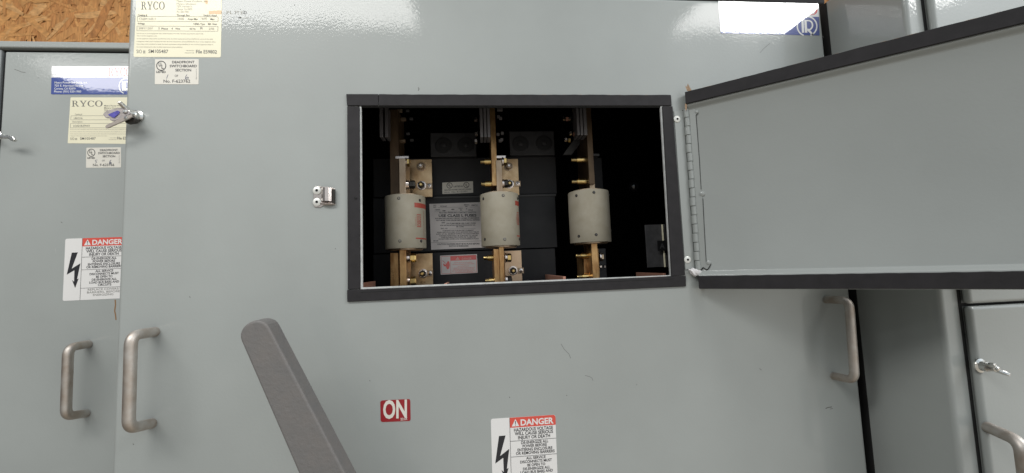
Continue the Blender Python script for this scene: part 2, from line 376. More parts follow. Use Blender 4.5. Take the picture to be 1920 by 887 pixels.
# foam tape round the opening
def tape(name, q, th, parent=main, groove=None, mp=at, m='gasket', axis=(0, 1, 0)):
    pts = [mp(*p) for p in q]; ax = Vector(axis)
    mb = MB().prism([p - ax * th for p in pts], ax * (th - .0003))
    o = mb.build(name, m, parent, bevel=.0009, seg=2)
    return o
tape('gasket_strip', [(650, 177.5), (710, 177.6), (710, 199.3), (651.5, 199.3)], .0030)
def jag(x0, x1, ya, yb, n, amp):
    return [(lerp(x0, x1, k / n), lerp(ya, yb, k / n) + random.uniform(-amp, amp)) for k in range(n + 1)]
tape('gasket_strip', [(710.4, 177.4)] + jag(720, 1250, 177.7, 178.9, 40, .45) + [(1257, 179), (1258.5, 199.2), (710.4, 199.3)], .0026)
tape('gasket_strip', [(652, 200.5), (675, 201.5), (676, 541.2), (653, 543)], .0034)
tape('gasket_strip', [(1240.5, 200.5), (1259.6, 200.5), (1283, 516.2), (1257.5, 518)], .0034)
tape('gasket_strip', [(651.5, 543.4), (1284.5, 517.2), (1285, 537), (652, 566)], .0030)
tape('gasket_groove', [(677, 546.5), (1262, 521.5), (1262, 523.5), (677, 548.5)], .0034, m='gasket_dark')
MB().lathe(at(667, 371, -.0034), (0, -1, 0), [(.0024, 0), (.0022, .0008), (.001, .0013)], 16).build('gasket_plug', 'gasket_dark', main)
bk = MB()
for i in range(16):
    x = 960 + i * 18 + random.uniform(-6, 6); yy = 177.3 + 1.2 * (x - 650) / 607; l = random.uniform(2, 9)
    bk = MB(); bk.prism([at(x, yy - .5, -.0008), at(x + l, yy - .6 + random.uniform(-.3, .3), -.0008), at(x + l, yy + .7, -.0008), at(x, yy + .7, -.0008)], (0, .0007, 0))
    bk.build('torn_backing', 'backing', main)

# ---- hinge
HX, HY = .3792, -.0052
hz1, hz0 = at(1285, 205, HY).z, at(1307, 506, HY).z
hinge = MB().box(at(1263.5, 300).x + .006, HX - .003, -.0016, -.0001, hz0 + .001, hz1 - .001).build('hinge', 'paint', main, bevel=.0004)
NK = 18; kh = (hz1 - hz0) / NK
for k in range(NK):
    za = hz1 - kh * k - .0004; zb = hz1 - kh * (k + 1) + .0004; odd = k % 2
    MB().lathe((HX + (.0006 if odd else -.0002), HY, zb), (0, 0, 1), [(.0040, 0), (.0044, .0004), (.0044, za - zb - .0004), (.0040, za - zb)], 20).build('knuckle', 'paint', hinge)
MB().tube([(HX, HY, hz0 - .0003), (HX, HY, hz1 + .0003)], .0026, 12).build('hinge_pin', 'gasket_dark', hinge)
MB().box(HX - .0052, HX + .0052, -.0011, -.0003, hz0, hz1).build('shadow_gap', 'gasket_dark', hinge)
def rivet(p, parent, r=.0062, name='rivet', ax=(0, -1, 0)):
    o = MB().lathe(p, ax, [(r, 0), (r, .0007), (r * .8, .0014), (r * .36, .0018), (r * .30, .0009)], 28).build(name, 'rivet', parent)
    MB().lathe(Vector(p) + Vector(ax) * .0006, ax, [(r * .28, 0), (r * .27, .0013)], 14).build('rivet_hole', 'gasket_dark', o)
    return o
rivet(at(1269.5, 223.5, -.0016), hinge); rivet(at(1289, 487, -.0016), hinge)

# ---- the open access door
e = ray(-156, 541); e = Vector((-e.x, -e.y, 0)).normalized(); nn = Vector((-e.y, e.x, 0))   # along the door, into the door
H0 = at(1287, 210, -.004); H0.z = 0
def dp(s, z, off=0): return H0 + e * s + nn * off + Vector((0, 0, z))
def dpx(px, py, off=0):
    r = ray(px, py); C = Vector((0, -CAM_D, 0)); t = ((H0 + nn * off - C).dot(nn)) / r.dot(nn); return C + r * t
TZ1, TZ0, BZ1, BZ0 = .2937, .2722, -.0308, -.0522
SL = .600
prof = [(.011, TZ1 + .001), (-.006, TZ1 + .001), (-.006, TZ0 - .0005)] + \
       [(-.003 + .004 * -math.cos(math.pi * k / 7) , lerp(TZ0 - .0005, .2618, k / 7)) for k in range(8)][1:] + \
       [(.001 - .0005 * 0, -.0215)] + [(-.003 + .004 * math.cos(math.pi * k / 7), lerp(-.0215, BZ1 + .0005, k / 7)) for k in range(8)][1:] + \
       [(-.006, BZ0 - .001), (.011, BZ0 - .001)]
ad = MB(); n = len(prof)
for sa, sb in ((-.0005, .0), (.0, SL)):
    pass
ad.add([dp(s, z, o) for s in (.0012, SL) for o, z in prof], [(i, (i + 1) % n, (i + 1) % n + n, i + n) for i in range(n)] + [list(range(n)), list(range(2 * n - 1, n - 1, -1))])
door = ad.build('access_door', 'paint', main, angle=28)
MB().prism([dp(SL + .0002, TZ1 + .001, -.006), dp(SL + .0002, BZ0 - .001, -.006), dp(SL + .0002, BZ0 - .001, .011), dp(SL + .0002, TZ1 + .001, .011)], e * .002).build('door_edge', 'paint', door)
for z1, z0, s0 in ((TZ1, TZ0, .001), (BZ1, BZ0, .0005)):
    seg = [s0, .008] if z1 == TZ1 else [s0]
    N = 60
    top = [dp(lerp(s0, SL - .001, k / N), z1 + random.uniform(-.0003, .0003), -.0095) for k in range(N + 1)]
    MB().prism(top + [dp(SL - .001, z0, -.0095), dp(s0, z0, -.0095)], nn * .0033).build('gasket_strip', 'gasket', door, bevel=.0008)
MB().prism([dp(SL - .022, TZ0 - .0006, -.0093), dp(SL - .001, TZ0 - .0006, -.0093), dp(SL - .001, BZ1 + .0006, -.0093), dp(SL - .022, BZ1 + .0006, -.0093)], nn * .0135).build('gasket_strip', 'gasket', door, bevel=.0008)
bk = MB(); N = 90
up_ = [dp(lerp(.004, SL - .004, k / N), TZ1 + random.uniform(.0001, .0011), -.0066) for k in range(N + 1)]
bk.prism(up_ + [dp(SL - .004, TZ1 - .001, -.0066), dp(.004, TZ1 - .001, -.0066)], nn * .0004)
bk.build('backing_paper', 'backing', door)
tb = MB()
tb.prism([dpx(1288, 170, -.0075), dpx(1284.5, 160, -.0075), dpx(1288, 163, -.0075), dpx(1289.5, 156.5, -.0075), dpx(1292, 161, -.0075), dpx(1296, 168, -.0075), dpx(1297, 172, -.0075)], nn * .0008)
tb.build('torn_backing', 'backing', door); tb = MB()
tb.prism([dpx(1284.5, 194, -.008), dpx(1288, 196, -.008), dpx(1287.5, 206, -.008), dpx(1285.5, 207, -.008), dpx(1284, 200, -.008)], nn * .0008)
tb.build('torn_backing', 'backing', door)
# hinge leaf on the door, with its crack line and ragged weld ends
lf = MB(); pts = [(1298, 211), (1300, 206), (1306, 206.5), (1310, 204.5), (1311.5, 208)]
leaf = [dpx(1290.5, 209.5, 0), dpx(1293, 205.8, 0), dpx(1298, 206.8, 0), dpx(1301.5, 203.6, 0), dpx(1303.5, 206.5, 0), dpx(1309, 206.5, 0), dpx(1309.5, 210, 0), dpx(1306, 214.5, 0), dpx(1304.5, 217, 0), dpx(1311, 300, 0), dpx(1316.5, 365, 0), dpx(1323.5, 492, 0), dpx(1332, 490, 0), dpx(1332.5, 494, 0), dpx(1328.5, 503, 0), dpx(1325, 505.5, 0), dpx(1318.5, 502, 0), dpx(1315, 506.5, 0), dpx(1309.5, 507, 0)]
lf.prism([p - nn * .0004 for p in leaf], nn * .0012)
lf.build('hinge_leaf', 'paint', door)
ck = MB()
def dline(mb, pts, wd, off):
    for (a, b), (c, d) in zip(pts, pts[1:]):
        l = math.hypot(c - a, d - b) or 1; nx, ny = -(d - b) / l * wd / 2, (c - a) / l * wd / 2
        mb.poly([dpx(a + nx, b + ny, off), dpx(c + nx, d + ny, off), dpx(c - nx, d - ny, off), dpx(a - nx, b - ny, off)])
dline(ck, [(1305, 216), (1311.3, 300), (1314.5, 355)], 1.0, -.0006); dline(ck, [(1317.8, 372), (1320, 420), (1324, 491)], 1.0, -.0006)
dline(ck, [(1310.5, 507), (1315, 506), (1318, 501.5), (1321, 503), (1325, 506), (1328, 504), (1331, 499), (1333, 494)], 1.6, -.0006)
dline(ck, [(1309.6, 209), (1307.5, 213.5), (1305, 216)], 1.3, -.0006)
dline(ck, [(1288.5, 209.5), (1295, 300), (1309.5, 506)], 1.0, -.0010)
ck.build('crack_line', 'gasket_dark', door, flat=True)
for px, py, r in ((1316, 363.5, .0048), (1328.5, 493, .0042), (1306.5, 210, .0036)):
    MB().lathe(dpx(px, py, .0008), -nn, [(r, 0), (r * .95, .0013), (r * .6, .0022), (r * .1, .0025)], 18).build('weld_spot', 'paint', door)
# crumpled sealant between hinge and opening
bm = bmesh.new(); bmesh.ops.create_icosphere(bm, subdivisions=3, radius=.0085)
for v in bm.verts:
    v.co = Vector((v.co.x * 1.25, v.co.y * .55, v.co.z * .78)) * (1 + .30 * math.sin(v.co.x * 900 + v.co.z * 500) * random.uniform(.3, 1)) + Vector((0, 0, -v.co.x * .25))
sm = MB(); sm.add([v.co + at(1303, 510.5, -.006) for v in bm.verts], [[v.index for v in f.verts] for f in bm.faces]); bm.free()
sm.build('sealant_lump', 'white_foam', main, angle=20)

# ---- latch keeper on the cover, left of the opening
kp = MB(); kp.prism([at(*p, -.0012) for p in ((588, 352), (593, 348.5), (604, 350), (628, 354), (629, 384), (606, 385), (600, 389), (590, 388.5), (587, 384))], (0, .0011, 0))
keeper = kp.build('latch_keeper', 'nickel', main, bevel=.0003)
cl = MB(); prof = [(603, 0), (605, -.005), (609, -.009), (614, -.0105), (620, -.0095), (624, -.006), (626, -.002)]
for (xa, ya), (xb, yb) in zip(prof, prof[1:]):
    a, b = at(xa, 353.5), at(xb, 353.5); a2, b2 = at(xa, 378.5), at(xb, 378.5)
    cl.prism([(a.x, ya, a.z), (b.x, yb, b.z), (b2.x, yb, b2.z), (a2.x, ya, a2.z)], (0, .0012, 0))
cl.build('spring_clip', 'nickel', keeper)
MB().tube([at(601.5, 381, -.002), at(612, 382, -.005), at(627, 382, -.004)], .0018, 10).build('clip_bar', 'nickel', keeper)
MB().tube([at(602, 351.5, -.002), at(614, 352, -.005), at(626, 354.5, -.004)], .0016, 10).build('clip_bar', 'nickel', keeper)
MB().box(at(625, 360).x, at(629.5, 360).x, -.006, -.0012, at(625, 383).z, at(625, 356).z).build('clip_stop', 'bolt_dark', keeper, bevel=.0005)
rivet(at(594.5, 357.5, -.0014), keeper, .0066); rivet(at(594.5, 379, -.0014), keeper, .0066)

# ---- pull handles
def pull_handle(m1, c1, c2, m2, y, h, r, parent):
    A, D = at(*m1, y), at(*m2, y); B, C = at(*c1, y - h), at(*c2, y - h)
    n1 = arc_corner(A, B, C, .015); n2 = arc_corner(B, C, D, .015)
    o = MB().tube([A + (B - A) * -.01] + n1 + n2 + [D], r, 20).build('pull_handle', 'steel', parent, angle=50)
    return o
pull_handle((291, 622), (246, 629), (241, 804), (285, 794), 0, .045, .0073, main)
pull_handle((1549, 562), (1592, 563), (1603, 713), (1563, 705), 0, .043, .0065, main)

# ---- wing latches
def wing_latch(px, py, y, parent, ang, sc=1.0):
    P = at(px, py, y); ax = Vector((0, -1, 0))
    o = MB().lathe(P, ax, [(.0105 * sc, 0), (.0105 * sc, .002), (.0075 * sc, .0035), (.0072 * sc, .010), (.0060 * sc, .0115), (.0045 * sc, .018), (.002 * sc, .0195)], 22).build('wing_latch', 'zinc', parent)
    u = Vector((math.cos(ang), 0, math.sin(ang))); v = Vector((-u.z, 0, u.x))
    for sgn in (1, -1):
        b = P + ax * .010; pts = []
        for t in range(15):
            th = math.pi * 2 * t / 15
            pts.append((.0085 + .0085 * math.cos(th), .0062 * math.sin(th) + .0012 * math.cos(th)))
        wing = [b + u * sgn * a * .9 * sc + ax * (a * .75 + c * 1.0) * sc for a, c in pts]
        MB().prism([p + v * .0021 for p in wing], v * -.0042).build('wing', 'zinc', o, bevel=.0007)
    MB().lathe(P + ax * .0175 * sc, ax, [(.0030 * sc, 0), (.0030 * sc, .004), (.0018 * sc, .005)], 14).build('latch_stud', 'zinc', o)
    return o
lm = wing_latch(257, 219, 0, main, math.radians(112), 1.0)

# ---- operating lever (continues below the picture to its pivot)
lv = MB(); yf, yb = -.112, -.084
tip = at(478, 627, yf); bot = at(602, 887, yf); d = (bot - tip).normalized(); sd = Vector((-d.z, 0, d.x)); 
if sd.x < 0: sd = -sd
end = tip + d * .42; L = .42
def hw(t): return lerp(.0185, .0300, min(1, t / L * 1.15))
outl = [tip + sd * (-hw(0) * math.cos(math.pi * k / 12)) - d * (hw(0) * .92 * math.sin(math.pi * k / 12)) for k in range(13)]
outl += [tip + d * t + sd * hw(t) for t in (.05, .1, .2, .3, .42)] + [tip + d * t - sd * hw(t) for t in (.42, .3, .2, .1, .05)]
lv.prism([(p.x, yf, p.z) for p in outl], (0, yb - yf, 0))
lever = lv.build('operating_lever', 'cast', main, bevel=.0028, seg=3)
hub = tip + d * .44
MB().lathe((hub.x, -.0005, hub.z), (0, -1, 0), [(.045, 0), (.045, .02), (.036, .03), (.034, .09), (.034, .118), (.03, .122)], 32).build('lever_hub', 'cast', lever)

# ---- scratches and specks on the cover
def scratch(pts, wd, y, parent, m='scratch'):
    mb = MB(); line_px(mb, pts, wd, lambda a, b: at(a, b, y - .00012)); return mb.build('scratch', m, parent, flat=True)
for pts, wd, m in [([(784, 164), (786, 167), (784, 170)], 1.3, 'scratch'), ([(1052, 645), (1058, 655), (1067, 664), (1070, 672)], .7, 'scratch'), ([(1097, 704), (1105, 706), (1110, 709), (1112, 714)], .7, 'scratch'),
                   ([(1548, 766), (1553, 764), (1560, 763)], 1.6, 'scratch'), ([(1556, 767), (1562, 766)], .9, 'scratch'), ([(1533, 81), (1546, 72), (1560, 70)], .0, 'scratch'),
                   ([(1425, 99), (1431, 92), (1444, 81)], .6, 'scratch'), ([(1542, 68), (1544, 70)], 1.3, 'scratch'), ([(249, 832), (251, 834)], 1.6, 'scratch'), ([(355, 556), (357, 558)], 1.4, 'scratch'),
                   ([(955, 744), (956, 746)], 1.4, 'scratch'), ([(552, 9), (553, 10)], 1.6, 'scratch'), ([(1424, 691), (1428, 694)], 1.0, 'scratch'), ([(447, 33), (452, 33)], 2.6, 'scratch'), ([(454, 34), (466, 33)], .6, 'ink_faint'),
                   ([(693, 713), (694, 715)], 1.2, 'scratch'), ([(300, 472), (303, 474)], 1.0, 'scratch_pale'), ([(628, 466), (630, 467)], 1.2, 'scratch')]:
    if wd: scratch(pts, wd, 0, main, m)
gl = MB(); text_px(gl, 'PL', 425, 26.3, 436, 26.3, 5.6, -.00015); gl.build('ghost_lettering', 'ink_faint', main, flat=True)
gl = MB(); text_px(gl, 'E', 451.5, 26.5, 455.5, 26.5, 5.6, -.00015); gl.build('ghost_lettering', 'ink_faint', main, flat=True)
gl = MB(); text_px(gl, 'D', 457, 26.5, 462.5, 26.5, 5.9, -.00015, bold=.02); gl.build('ghost_lettering', 'scratch', main, flat=True)
gl = MB(); text_px(gl, 'TT', 439.5, 26.5, 448.5, 26.5, 5.6, -.00015); gl.build('ghost_lettering', 'ink_faint', main, flat=True)

# ================================================================ left cabinet
YL = .175
LX0 = at(4, 300, YL).x; LXD0 = at(10, 97, YL).x; LX1 = X0 - .003
left = thing('switchboard_cabinet', (-.72, YL + .15, ZB), 'narrower grey steel cabinet standing further back on the left, below the board wall', 'electrical cabinet')
ZL = at(120, 78.5, YL).z
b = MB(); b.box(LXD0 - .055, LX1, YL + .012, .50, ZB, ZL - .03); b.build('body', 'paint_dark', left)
b = MB(); b.box(LXD0 - .06, LX1, YL - .002, YL + .05, at(120, 91, YL).z, ZL); b.build('top_rail', 'paint', left, bevel=.003, seg=4)
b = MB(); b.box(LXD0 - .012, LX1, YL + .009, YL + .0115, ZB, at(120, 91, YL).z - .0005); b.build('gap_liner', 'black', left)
b = MB(); b.box(LXD0 - .06, LXD0 - .0115, YL + .004, YL + .014, ZB, at(120, 91, YL).z - .0006); b.build('side_rail', 'paint_dark', left, bevel=.002)
b = MB(); b.box(LXD0, LX1 + .0, YL, YL + .008, ZB, at(120, 98, YL).z); b.build('door', 'paint', left, bevel=.0025, seg=4)
pull_handle((166, 645), (128, 652), (123.5, 781), (162, 775), YL, .043, .0074, left)
ll = wing_latch(-6, 255, YL, left, math.radians(-14), 1.0)
MB().prism([at(*p, YL - .026) for p in ((-3, 252), (7, 254), (15, 252.5), (24, 256), (28, 261), (25, 265.5), (19, 263.5), (14, 259), (6, 259.5), (-3, 258))], (0, .005, 0)).build('latch_blade', 'zinc', ll, bevel=.0012)
for pts, wd, m in [([(27, 130), (33, 132), (40, 135), (48, 136)], .9, 'scratch'), ([(68, 130), (70, 132)], 1.5, 'scratch_pale'), ([(216, 562), (216.5, 572), (215, 583), (216.5, 590), (217.5, 600)], 2.4, 'rust'), ([(104, 466), (105, 474)], .8, 'scratch_pale'), ([(114, 416), (117, 418)], 1, 'scratch')]:
    scratch(pts, wd, YL, left, m)

# ================================================================ right cabinet
YR = -.1187; XS = .690
right = thing('switchboard_cabinet', (.95, .2, ZB), 'grey steel cabinet standing forward on the right, its left side in shade', 'electrical cabinet')
XG = at(1797.5, 568, YR).x
b = MB(); b.box(XS, 1.45, YR + .0, .47, ZB, .488)
b.build('body', 'paint', right, bevel=.006, seg=6)
MB().box(XS - .0016, XS - .0002, .010, .055, ZB, .484).build('gap_shade', 'gasket_dark', right)  # added dark strip: shade of the gap between the cabinets, put into colour
# column strip edge and the two doors, each with a rolled edge
ZS = at(1860, 568, YR).z
MB().box(XG - .0014, XG + .0035, YR - .0008, YR - .0001, ZB, .485).build('door_gap', 'gasket_dark', right)
MB().box(XG + .001, 1.44, YR - .0009, YR - .0002, ZS - .0025, ZS + .0022).build('door_gap', 'gasket_dark', right)
b = MB(); b.box(XG + .0022, 1.43, YR - .012, YR - .001, ZS + .0018, .486); ud = b.build('upper_door', 'paint', right, bevel=.007, seg=6)
b = MB(); b.box(XG + .0022, 1.43, YR - .012, YR - .001, ZB, ZS - .0018); ld = b.build('lower_door', 'paint', right, bevel=.007, seg=6)
wing_latch(1836, 685, YR - .012, ld, math.radians(-35), .95)
yd = YR - .012
h1 = at(1852, 801, yd); 
A = h1; B = at(1915, 829, yd - .043); D_ = Vector((A.x, A.y, A.z - .15)); C_ = Vector((B.x, B.y, B.z - .155))
MB().tube([A] + arc_corner(A, B, C_, .015) + arc_corner(B, C_, D_, .015) + [D_], .0077, 20).build('pull_handle', 'steel', ld, angle=50)
for pts, wd in [([(1786, 821), (1788, 823)], 1.6), ([(1893, 635), (1894, 641)], .8)]:
    pass
# dark duct running behind the cabinet tops
dz = at(1440, 6.5, .33).z
st = MB(); st.box(.45, at(1547, 0, .33).x, .33, .38, at(1440, 4.0, .33).z, at(1440, -60, .33).z)
tag(st.build('cable_duct', 'gasket', None, bevel=.004), 'dark cable duct just showing above the top edge of the wide cabinet', 'duct')
st = MB(); st.prism([at(1563, -14, .44), at(1600, -14, .44), at(1560, 50, .44), at(1536, 50, .44), at(1556, 24, .44)], (0, .012, 0))  # dark slanting strip covering part of the board wall
tag(st.build('dark_strip', 'gasket', None, bevel=.002), 'dark strip slanting down behind the top right corner of the wide cabinet', 'strap')

# ================================================================ inside the opening
def vbar(pxl, pxr, pyt, pyb, yf, yb, name, m, parent, bevel=.0006):
    """upright bar whose front face (at depth yf) spans these picture bounds"""
    a, b = at(pxl, (pyt + pyb) / 2, yf), at(pxr, (pyt + pyb) / 2, yf)
    zt, zb = at((pxl + pxr) / 2, pyt, yf).z, at((pxl + pxr) / 2, pyb, yf).z
    return MB().box(min(a.x, b.x), max(a.x, b.x), yf, yb, zb, zt).build(name, m, parent, bevel=bevel)
def facing(pxl, pxr, pyt, pyb, y, th, name, m, parent, bevel=.0005): return vbar(pxl, pxr, pyt, pyb, y, y + th, name, m, parent, bevel)
def hexcyl(p, ax, r, h, name, m, parent):
    return MB().lathe(p, ax, [(r * .93, 0), (r, h * .08), (r, h * .85), (r * .86, h)], 6).build(name, m, parent, flat=False, angle=20)
def side_bolt(pxl, pxr, py, y, parent, head='right', m='brass', r=.0060, shank=True):
    """a bolt lying across, from pxl to pxr"""
    A, B = at(pxl, py, y), at(pxr, py, y); L = B.x - A.x; X = Vector((1, 0, 0))
    if head == 'left':   # thread end then nut, seen on the left of the bar
        o = MB().lathe(A, X, [(r * .62, 0), (r * .7, L * .05), (r * .7, L * .38), (r, L * .38), (r * 1.02, L)], 20).build('bolt', m, parent, angle=25)
        g = MB()
        for k in range(4): g.lathe(A + X * L * (.06 + .08 * k), X, [(r * .74, 0), (r * .74, L * .03)], 16)
        g.build('thread', 'bolt_dark', o)
    else:
        o = MB().lathe(A, X, [(r * 1.6, 0), (r * 1.6, L * .14), (r * 1.45, L * .16), (r * 1.45, L * .32)], 24).build('washer', 'nickel', parent, angle=25)
        MB().lathe(A + X * L * .36, X, [(r * 1.35, 0), (r * 1.42, L * .05), (r * 1.42, L * .5), (r * 1.2, L * .62)], 6).build('bolt_head', m, o, angle=15)
    return o
def stud(px, py, y, parent, bright=True, r=.0085):
    P = at(px, py, y); ax = Vector((0, -1, 0))
    o = MB().lathe(P, ax, [(r * 1.15, 0), (r * 1.15, .0012), (r * .98, .0014), (r * .95, .0026)], 26).build('washer', 'nickel' if bright else 'tin_grey', parent, angle=25)
    MB().lathe(P + ax * .0027, ax, [(r * .82, 0), (r * .86, .0006), (r * .86, .006), (r * .7, .0072)], 6).build('nut', 'bolt_dark' if bright else 'tin_grey', o, angle=15)
    MB().lathe(P + ax * .007, ax, [(r * .45, 0), (r * .45, .005), (r * .3, .0062)], 16).build('stud', 'brass' if bright else 'nickel', o)
    return o
def square_screw(px, py, y, parent):
    P = at(px, py, y); s = .0062
    o = MB().box(P.x - s, P.x + s, P.y - .002, P.y, P.z - s, P.z + s).build('clamp_tab', 'tin_grey', parent, bevel=.0005)
    k = MB().lathe(P + Vector((0, -.002, 0)), (0, -1, 0), [(s * .72, 0), (s * .7, .0016), (s * .4, .0022)], 18).build('screw', 'nickel', parent)
    mb = MB()
    for a in (.6, 2.17):
        c, s_ = math.cos(a) * s * .5, math.sin(a) * s * .5; n_ = Vector((-math.sin(a), 0, math.cos(a))) * .0005
        q = P + Vector((0, -.00435, 0)); mb.prism([q + Vector((-c, 0, -s_)) + n_, q + Vector((c, 0, s_)) + n_, q + Vector((c, 0, s_)) - n_, q + Vector((-c, 0, -s_)) - n_], (0, .0004, 0))
    mb.build('screw_slot', 'bolt_dark', k)
    vb = MB(); vb.box(P.x - s * 1.75, P.x - s * 1.3, P.y - .001, P.y - .0001, P.z - s * 1.05, P.z + s * 1.05); vb.build('tab_slot', 'bolt_dark', o)
    return o

# fuses
def fuse(px, pyt, pyb, wpx, y, label, marks, dots):
    T, B = at(px, pyt, y), at(px, pyb, y); r = (at(px + wpx / 2, (pyt + pyb) / 2, y).x - at(px - wpx / 2, (pyt + pyb) / 2, y).x) / 2 * .985
    X = (T.x + B.x) / 2; zt, zb = T.z - .002, B.z + .000
    root = thing('fuse', (X, y, zb), label, 'fuse', 'large cylindrical fuses in the opening')
    o = MB().lathe((X, y, zb), (0, 0, 1), [(r * .985, 0), (r, .0012), (r, zt - zb - .0012), (r * .985, zt - zb)], 72).build('fuse_body', 'fuse', root)
    MB().lathe((X, y, zt - .0005), (0, 0, 1), [(r * .82, 0), (r * .82, .0030), (r * .78, .0036)], 48).build('end_cap', 'tin_grey', root)
    MB().lathe((X, y, zb + .0005), (0, 0, -1), [(r * .82, 0), (r * .82, .0030), (r * .78, .0036)], 48).build('end_cap', 'tin_grey', root)
    def on(th, z, off=.0002): return Vector((X + (r + off) * math.sin(th), y - (r + off) * math.cos(th), z))
    for th, fz, dark in dots:
        p = on(th, lerp(zb, zt, fz), 0); ax = Vector((math.sin(th), -math.cos(th), 0))
        q = MB().lathe(p - ax * .0004, ax, [(.0029, 0), (.0029, .0008), (.0022, .0010)], 16).build('crimp_pin', 'bolt_dark' if dark else 'lug', root)
        MB().lathe(p + ax * .0005, ax, [(.0015, 0), (.0014, .0009)], 10).build('pin_centre', 'lug' if dark else 'fuse', q)
    if marks is not None:
        t0 = marks; mb = MB()
        def band(ta, tb, fa, fb, mb=mb):
            N = 10
            for k in range(N):
                a, b = lerp(ta, tb, k / N), lerp(ta, tb, (k + 1) / N)
                mb.poly([on(a, lerp(zb, zt, fa)), on(b, lerp(zb, zt, fa)), on(b, lerp(zb, zt, fb)), on(a, lerp(zb, zt, fb))])
        band(t0, t0 + 1.3, .755, .845); band(t0 + .04, t0 + 1.3, .165, .19)
        band(t0 + .12, t0 + .38, .39, .405); band(t0 + .12, t0 + .38, .615, .63); band(t0 + .12, t0 + .135, .39, .63); band(t0 + .365, t0 + .38, .39, .63)
        vs, fs = glyphs('CEFCO'[:0] + 'OEECO', .02)
        mb.add([on(t0 + .34 - .18 * vy, lerp(zb, zt, .41 + .19 * vx), .0003) for vx, vy in vs], fs)
        vs, fs = glyphs('CLASS L', 0)
        mb.add([on(t0 + .075 - .045 * vy, lerp(zb, zt, .41 + .17 * vx), .0003) for vx, vy in vs], fs)
        vs, fs = glyphs('TIME DELAY FUSE 1600A 600V', 0)
        mb.add([on(t0 + .62 - .05 * vy, lerp(zb, zt, .22 + .5 * vx), .0003) for vx, vy in vs], fs)
        mb.build('fuse_print', 'fuse_red', root, flat=True)
    return root
YF = .13
fuse(760.5, 368.5, 467, 77, YF, 'left of the three pale cylindrical fuses, red print at its right edge', .62, [(-.12, .92, 0), (-.10, .13, 0), (.95, .90, 1), (.98, .13, 1)])
fuse(937.5, 364, 462, 73, YF, 'middle one of the three pale cylindrical fuses, partly covering the printed fuse notice', .86, [(.14, .925, 0), (.14, .11, 0), (-1.0, .90, 1), (-.98, .13, 1), (1.15, .90, 1), (1.2, .12, 1)])
fuse(1105, 359.5, 455.5, 75, YF, 'right of the three pale cylindrical fuses, plain with dark pins and no red print', None, [(-.02, .93, 1), (-.02, .13, 1), (-.88, .90, 1), (-.86, .12, 1), (1.2, .92, 1), (1.22, .22, 1)])

# bus work of the three phases
def phase(label, x):
    return thing('bus_bar_assembly', at(x, 420, .17), label, 'bus bars', 'copper bus work behind the fuses')
YP = .185
p1 = phase('tarnished copper bus bars and plates holding the left fuse', 760)
vbar(732, 747.5, 474, 560, .125, .19, 'bus_bar', 'tin_bar', p1); vbar(749.5, 762, 462, 560, .105, .155, 'fuse_blade', 'tin_bar', p1)
facing(768, 811.5, 475.5, 560, YP, .006, 'mounting_plate', 'plate', p1)
side_bolt(764, 781, 484, .118, p1); side_bolt(764, 781, 527, .125, p1); stud(793, 513, YP, p1); square_screw(806.5, 512.5, YP, p1)
vbar(731, 747.5, 205, 371, .135, .20, 'bus_bar', 'shaded_bar', p1); vbar(748.5, 760.5, 297, 372, .115, .165, 'fuse_blade', 'tin_grey', p1)
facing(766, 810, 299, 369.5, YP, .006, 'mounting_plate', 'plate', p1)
facing(741, 766, 292.5, 297.5, .13, .02, 'clip_bar', 'nickel', p1); side_bolt(761, 769, 304.5, .13, p1); side_bolt(762, 779, 346.5, .125, p1, m='bolt_dark')
stud(790, 313, YP, p1, False); stud(790.5, 348, YP, p1); square_screw(805, 349, YP, p1)
for a, b_ in ((711.5, 717.5), (721.5, 727)): vbar(a, b_, 200, 257, .10, .125, 'laminated_bar', 'laminate', p1)
for x_, y_ in ((745, 208), (752, 224), (742, 252), (751, 265)): hexcyl(at(x_, y_, .16), (1, 0, 0), .0042, .010, 'nut', 'tin_grey', p1)
for x_, y_ in ((761, 208), (768, 223), (762, 251), (769, 263)): hexcyl(at(x_, y_, .17), (1, 0, 0), .003, .007, 'nut', 'lug', p1)

p2 = phase('copper bus bars, laminated strips and plates holding the middle fuse', 940)
vbar(927, 936.5, 467, 560, .100, .19, 'bus_bar', 'tin_bar', p2); vbar(936.8, 946, 458, 560, .104, .155, 'fuse_blade', 'tin_bar', p2)
facing(947, 979, 470, 560, YP, .006, 'mounting_plate', 'plate_bright', p2)
side_bolt(907, 927, 484, .13, p2, 'left'); side_bolt(947, 959, 483.5, .118, p2); side_bolt(910, 928.5, 527, .125, p2, 'left'); side_bolt(947.5, 960, 525.5, .12, p2, m='bolt_dark')
stud(961.8, 507.5, YP, p2); square_screw(976.5, 507.5, YP, p2)
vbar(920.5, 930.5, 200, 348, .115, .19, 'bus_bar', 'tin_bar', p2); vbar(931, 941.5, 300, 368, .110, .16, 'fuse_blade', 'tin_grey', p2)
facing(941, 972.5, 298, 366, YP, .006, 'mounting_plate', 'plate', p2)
facing(929, 948, 291.5, 296.5, .12, .03, 'clip_bar', 'nickel', p2); side_bolt(901, 920.5, 303.5, .13, p2, 'left'); side_bolt(902.5, 921.5, 345.5, .13, p2, 'left')
side_bolt(941, 950.5, 303, .125, p2); side_bolt(941.5, 953, 344.5, .125, p2, m='bolt_dark')
stud(953.5, 313, YP, p2, False); stud(955, 345.5, YP, p2); square_screw(970.5, 344.5, YP, p2)
for a, b_ in ((899.5, 905), (906.7, 911.7), (913, 918.5)): vbar(a, b_, 190, 257, .085, .12, 'laminated_bar', 'laminate', p2)
for x_, y_ in ((889.5, 224), (890.5, 251), (890, 265)): hexcyl(at(x_, y_, .11), (1, 0, 0), .005, .0055, 'nut', 'nickel', p2)
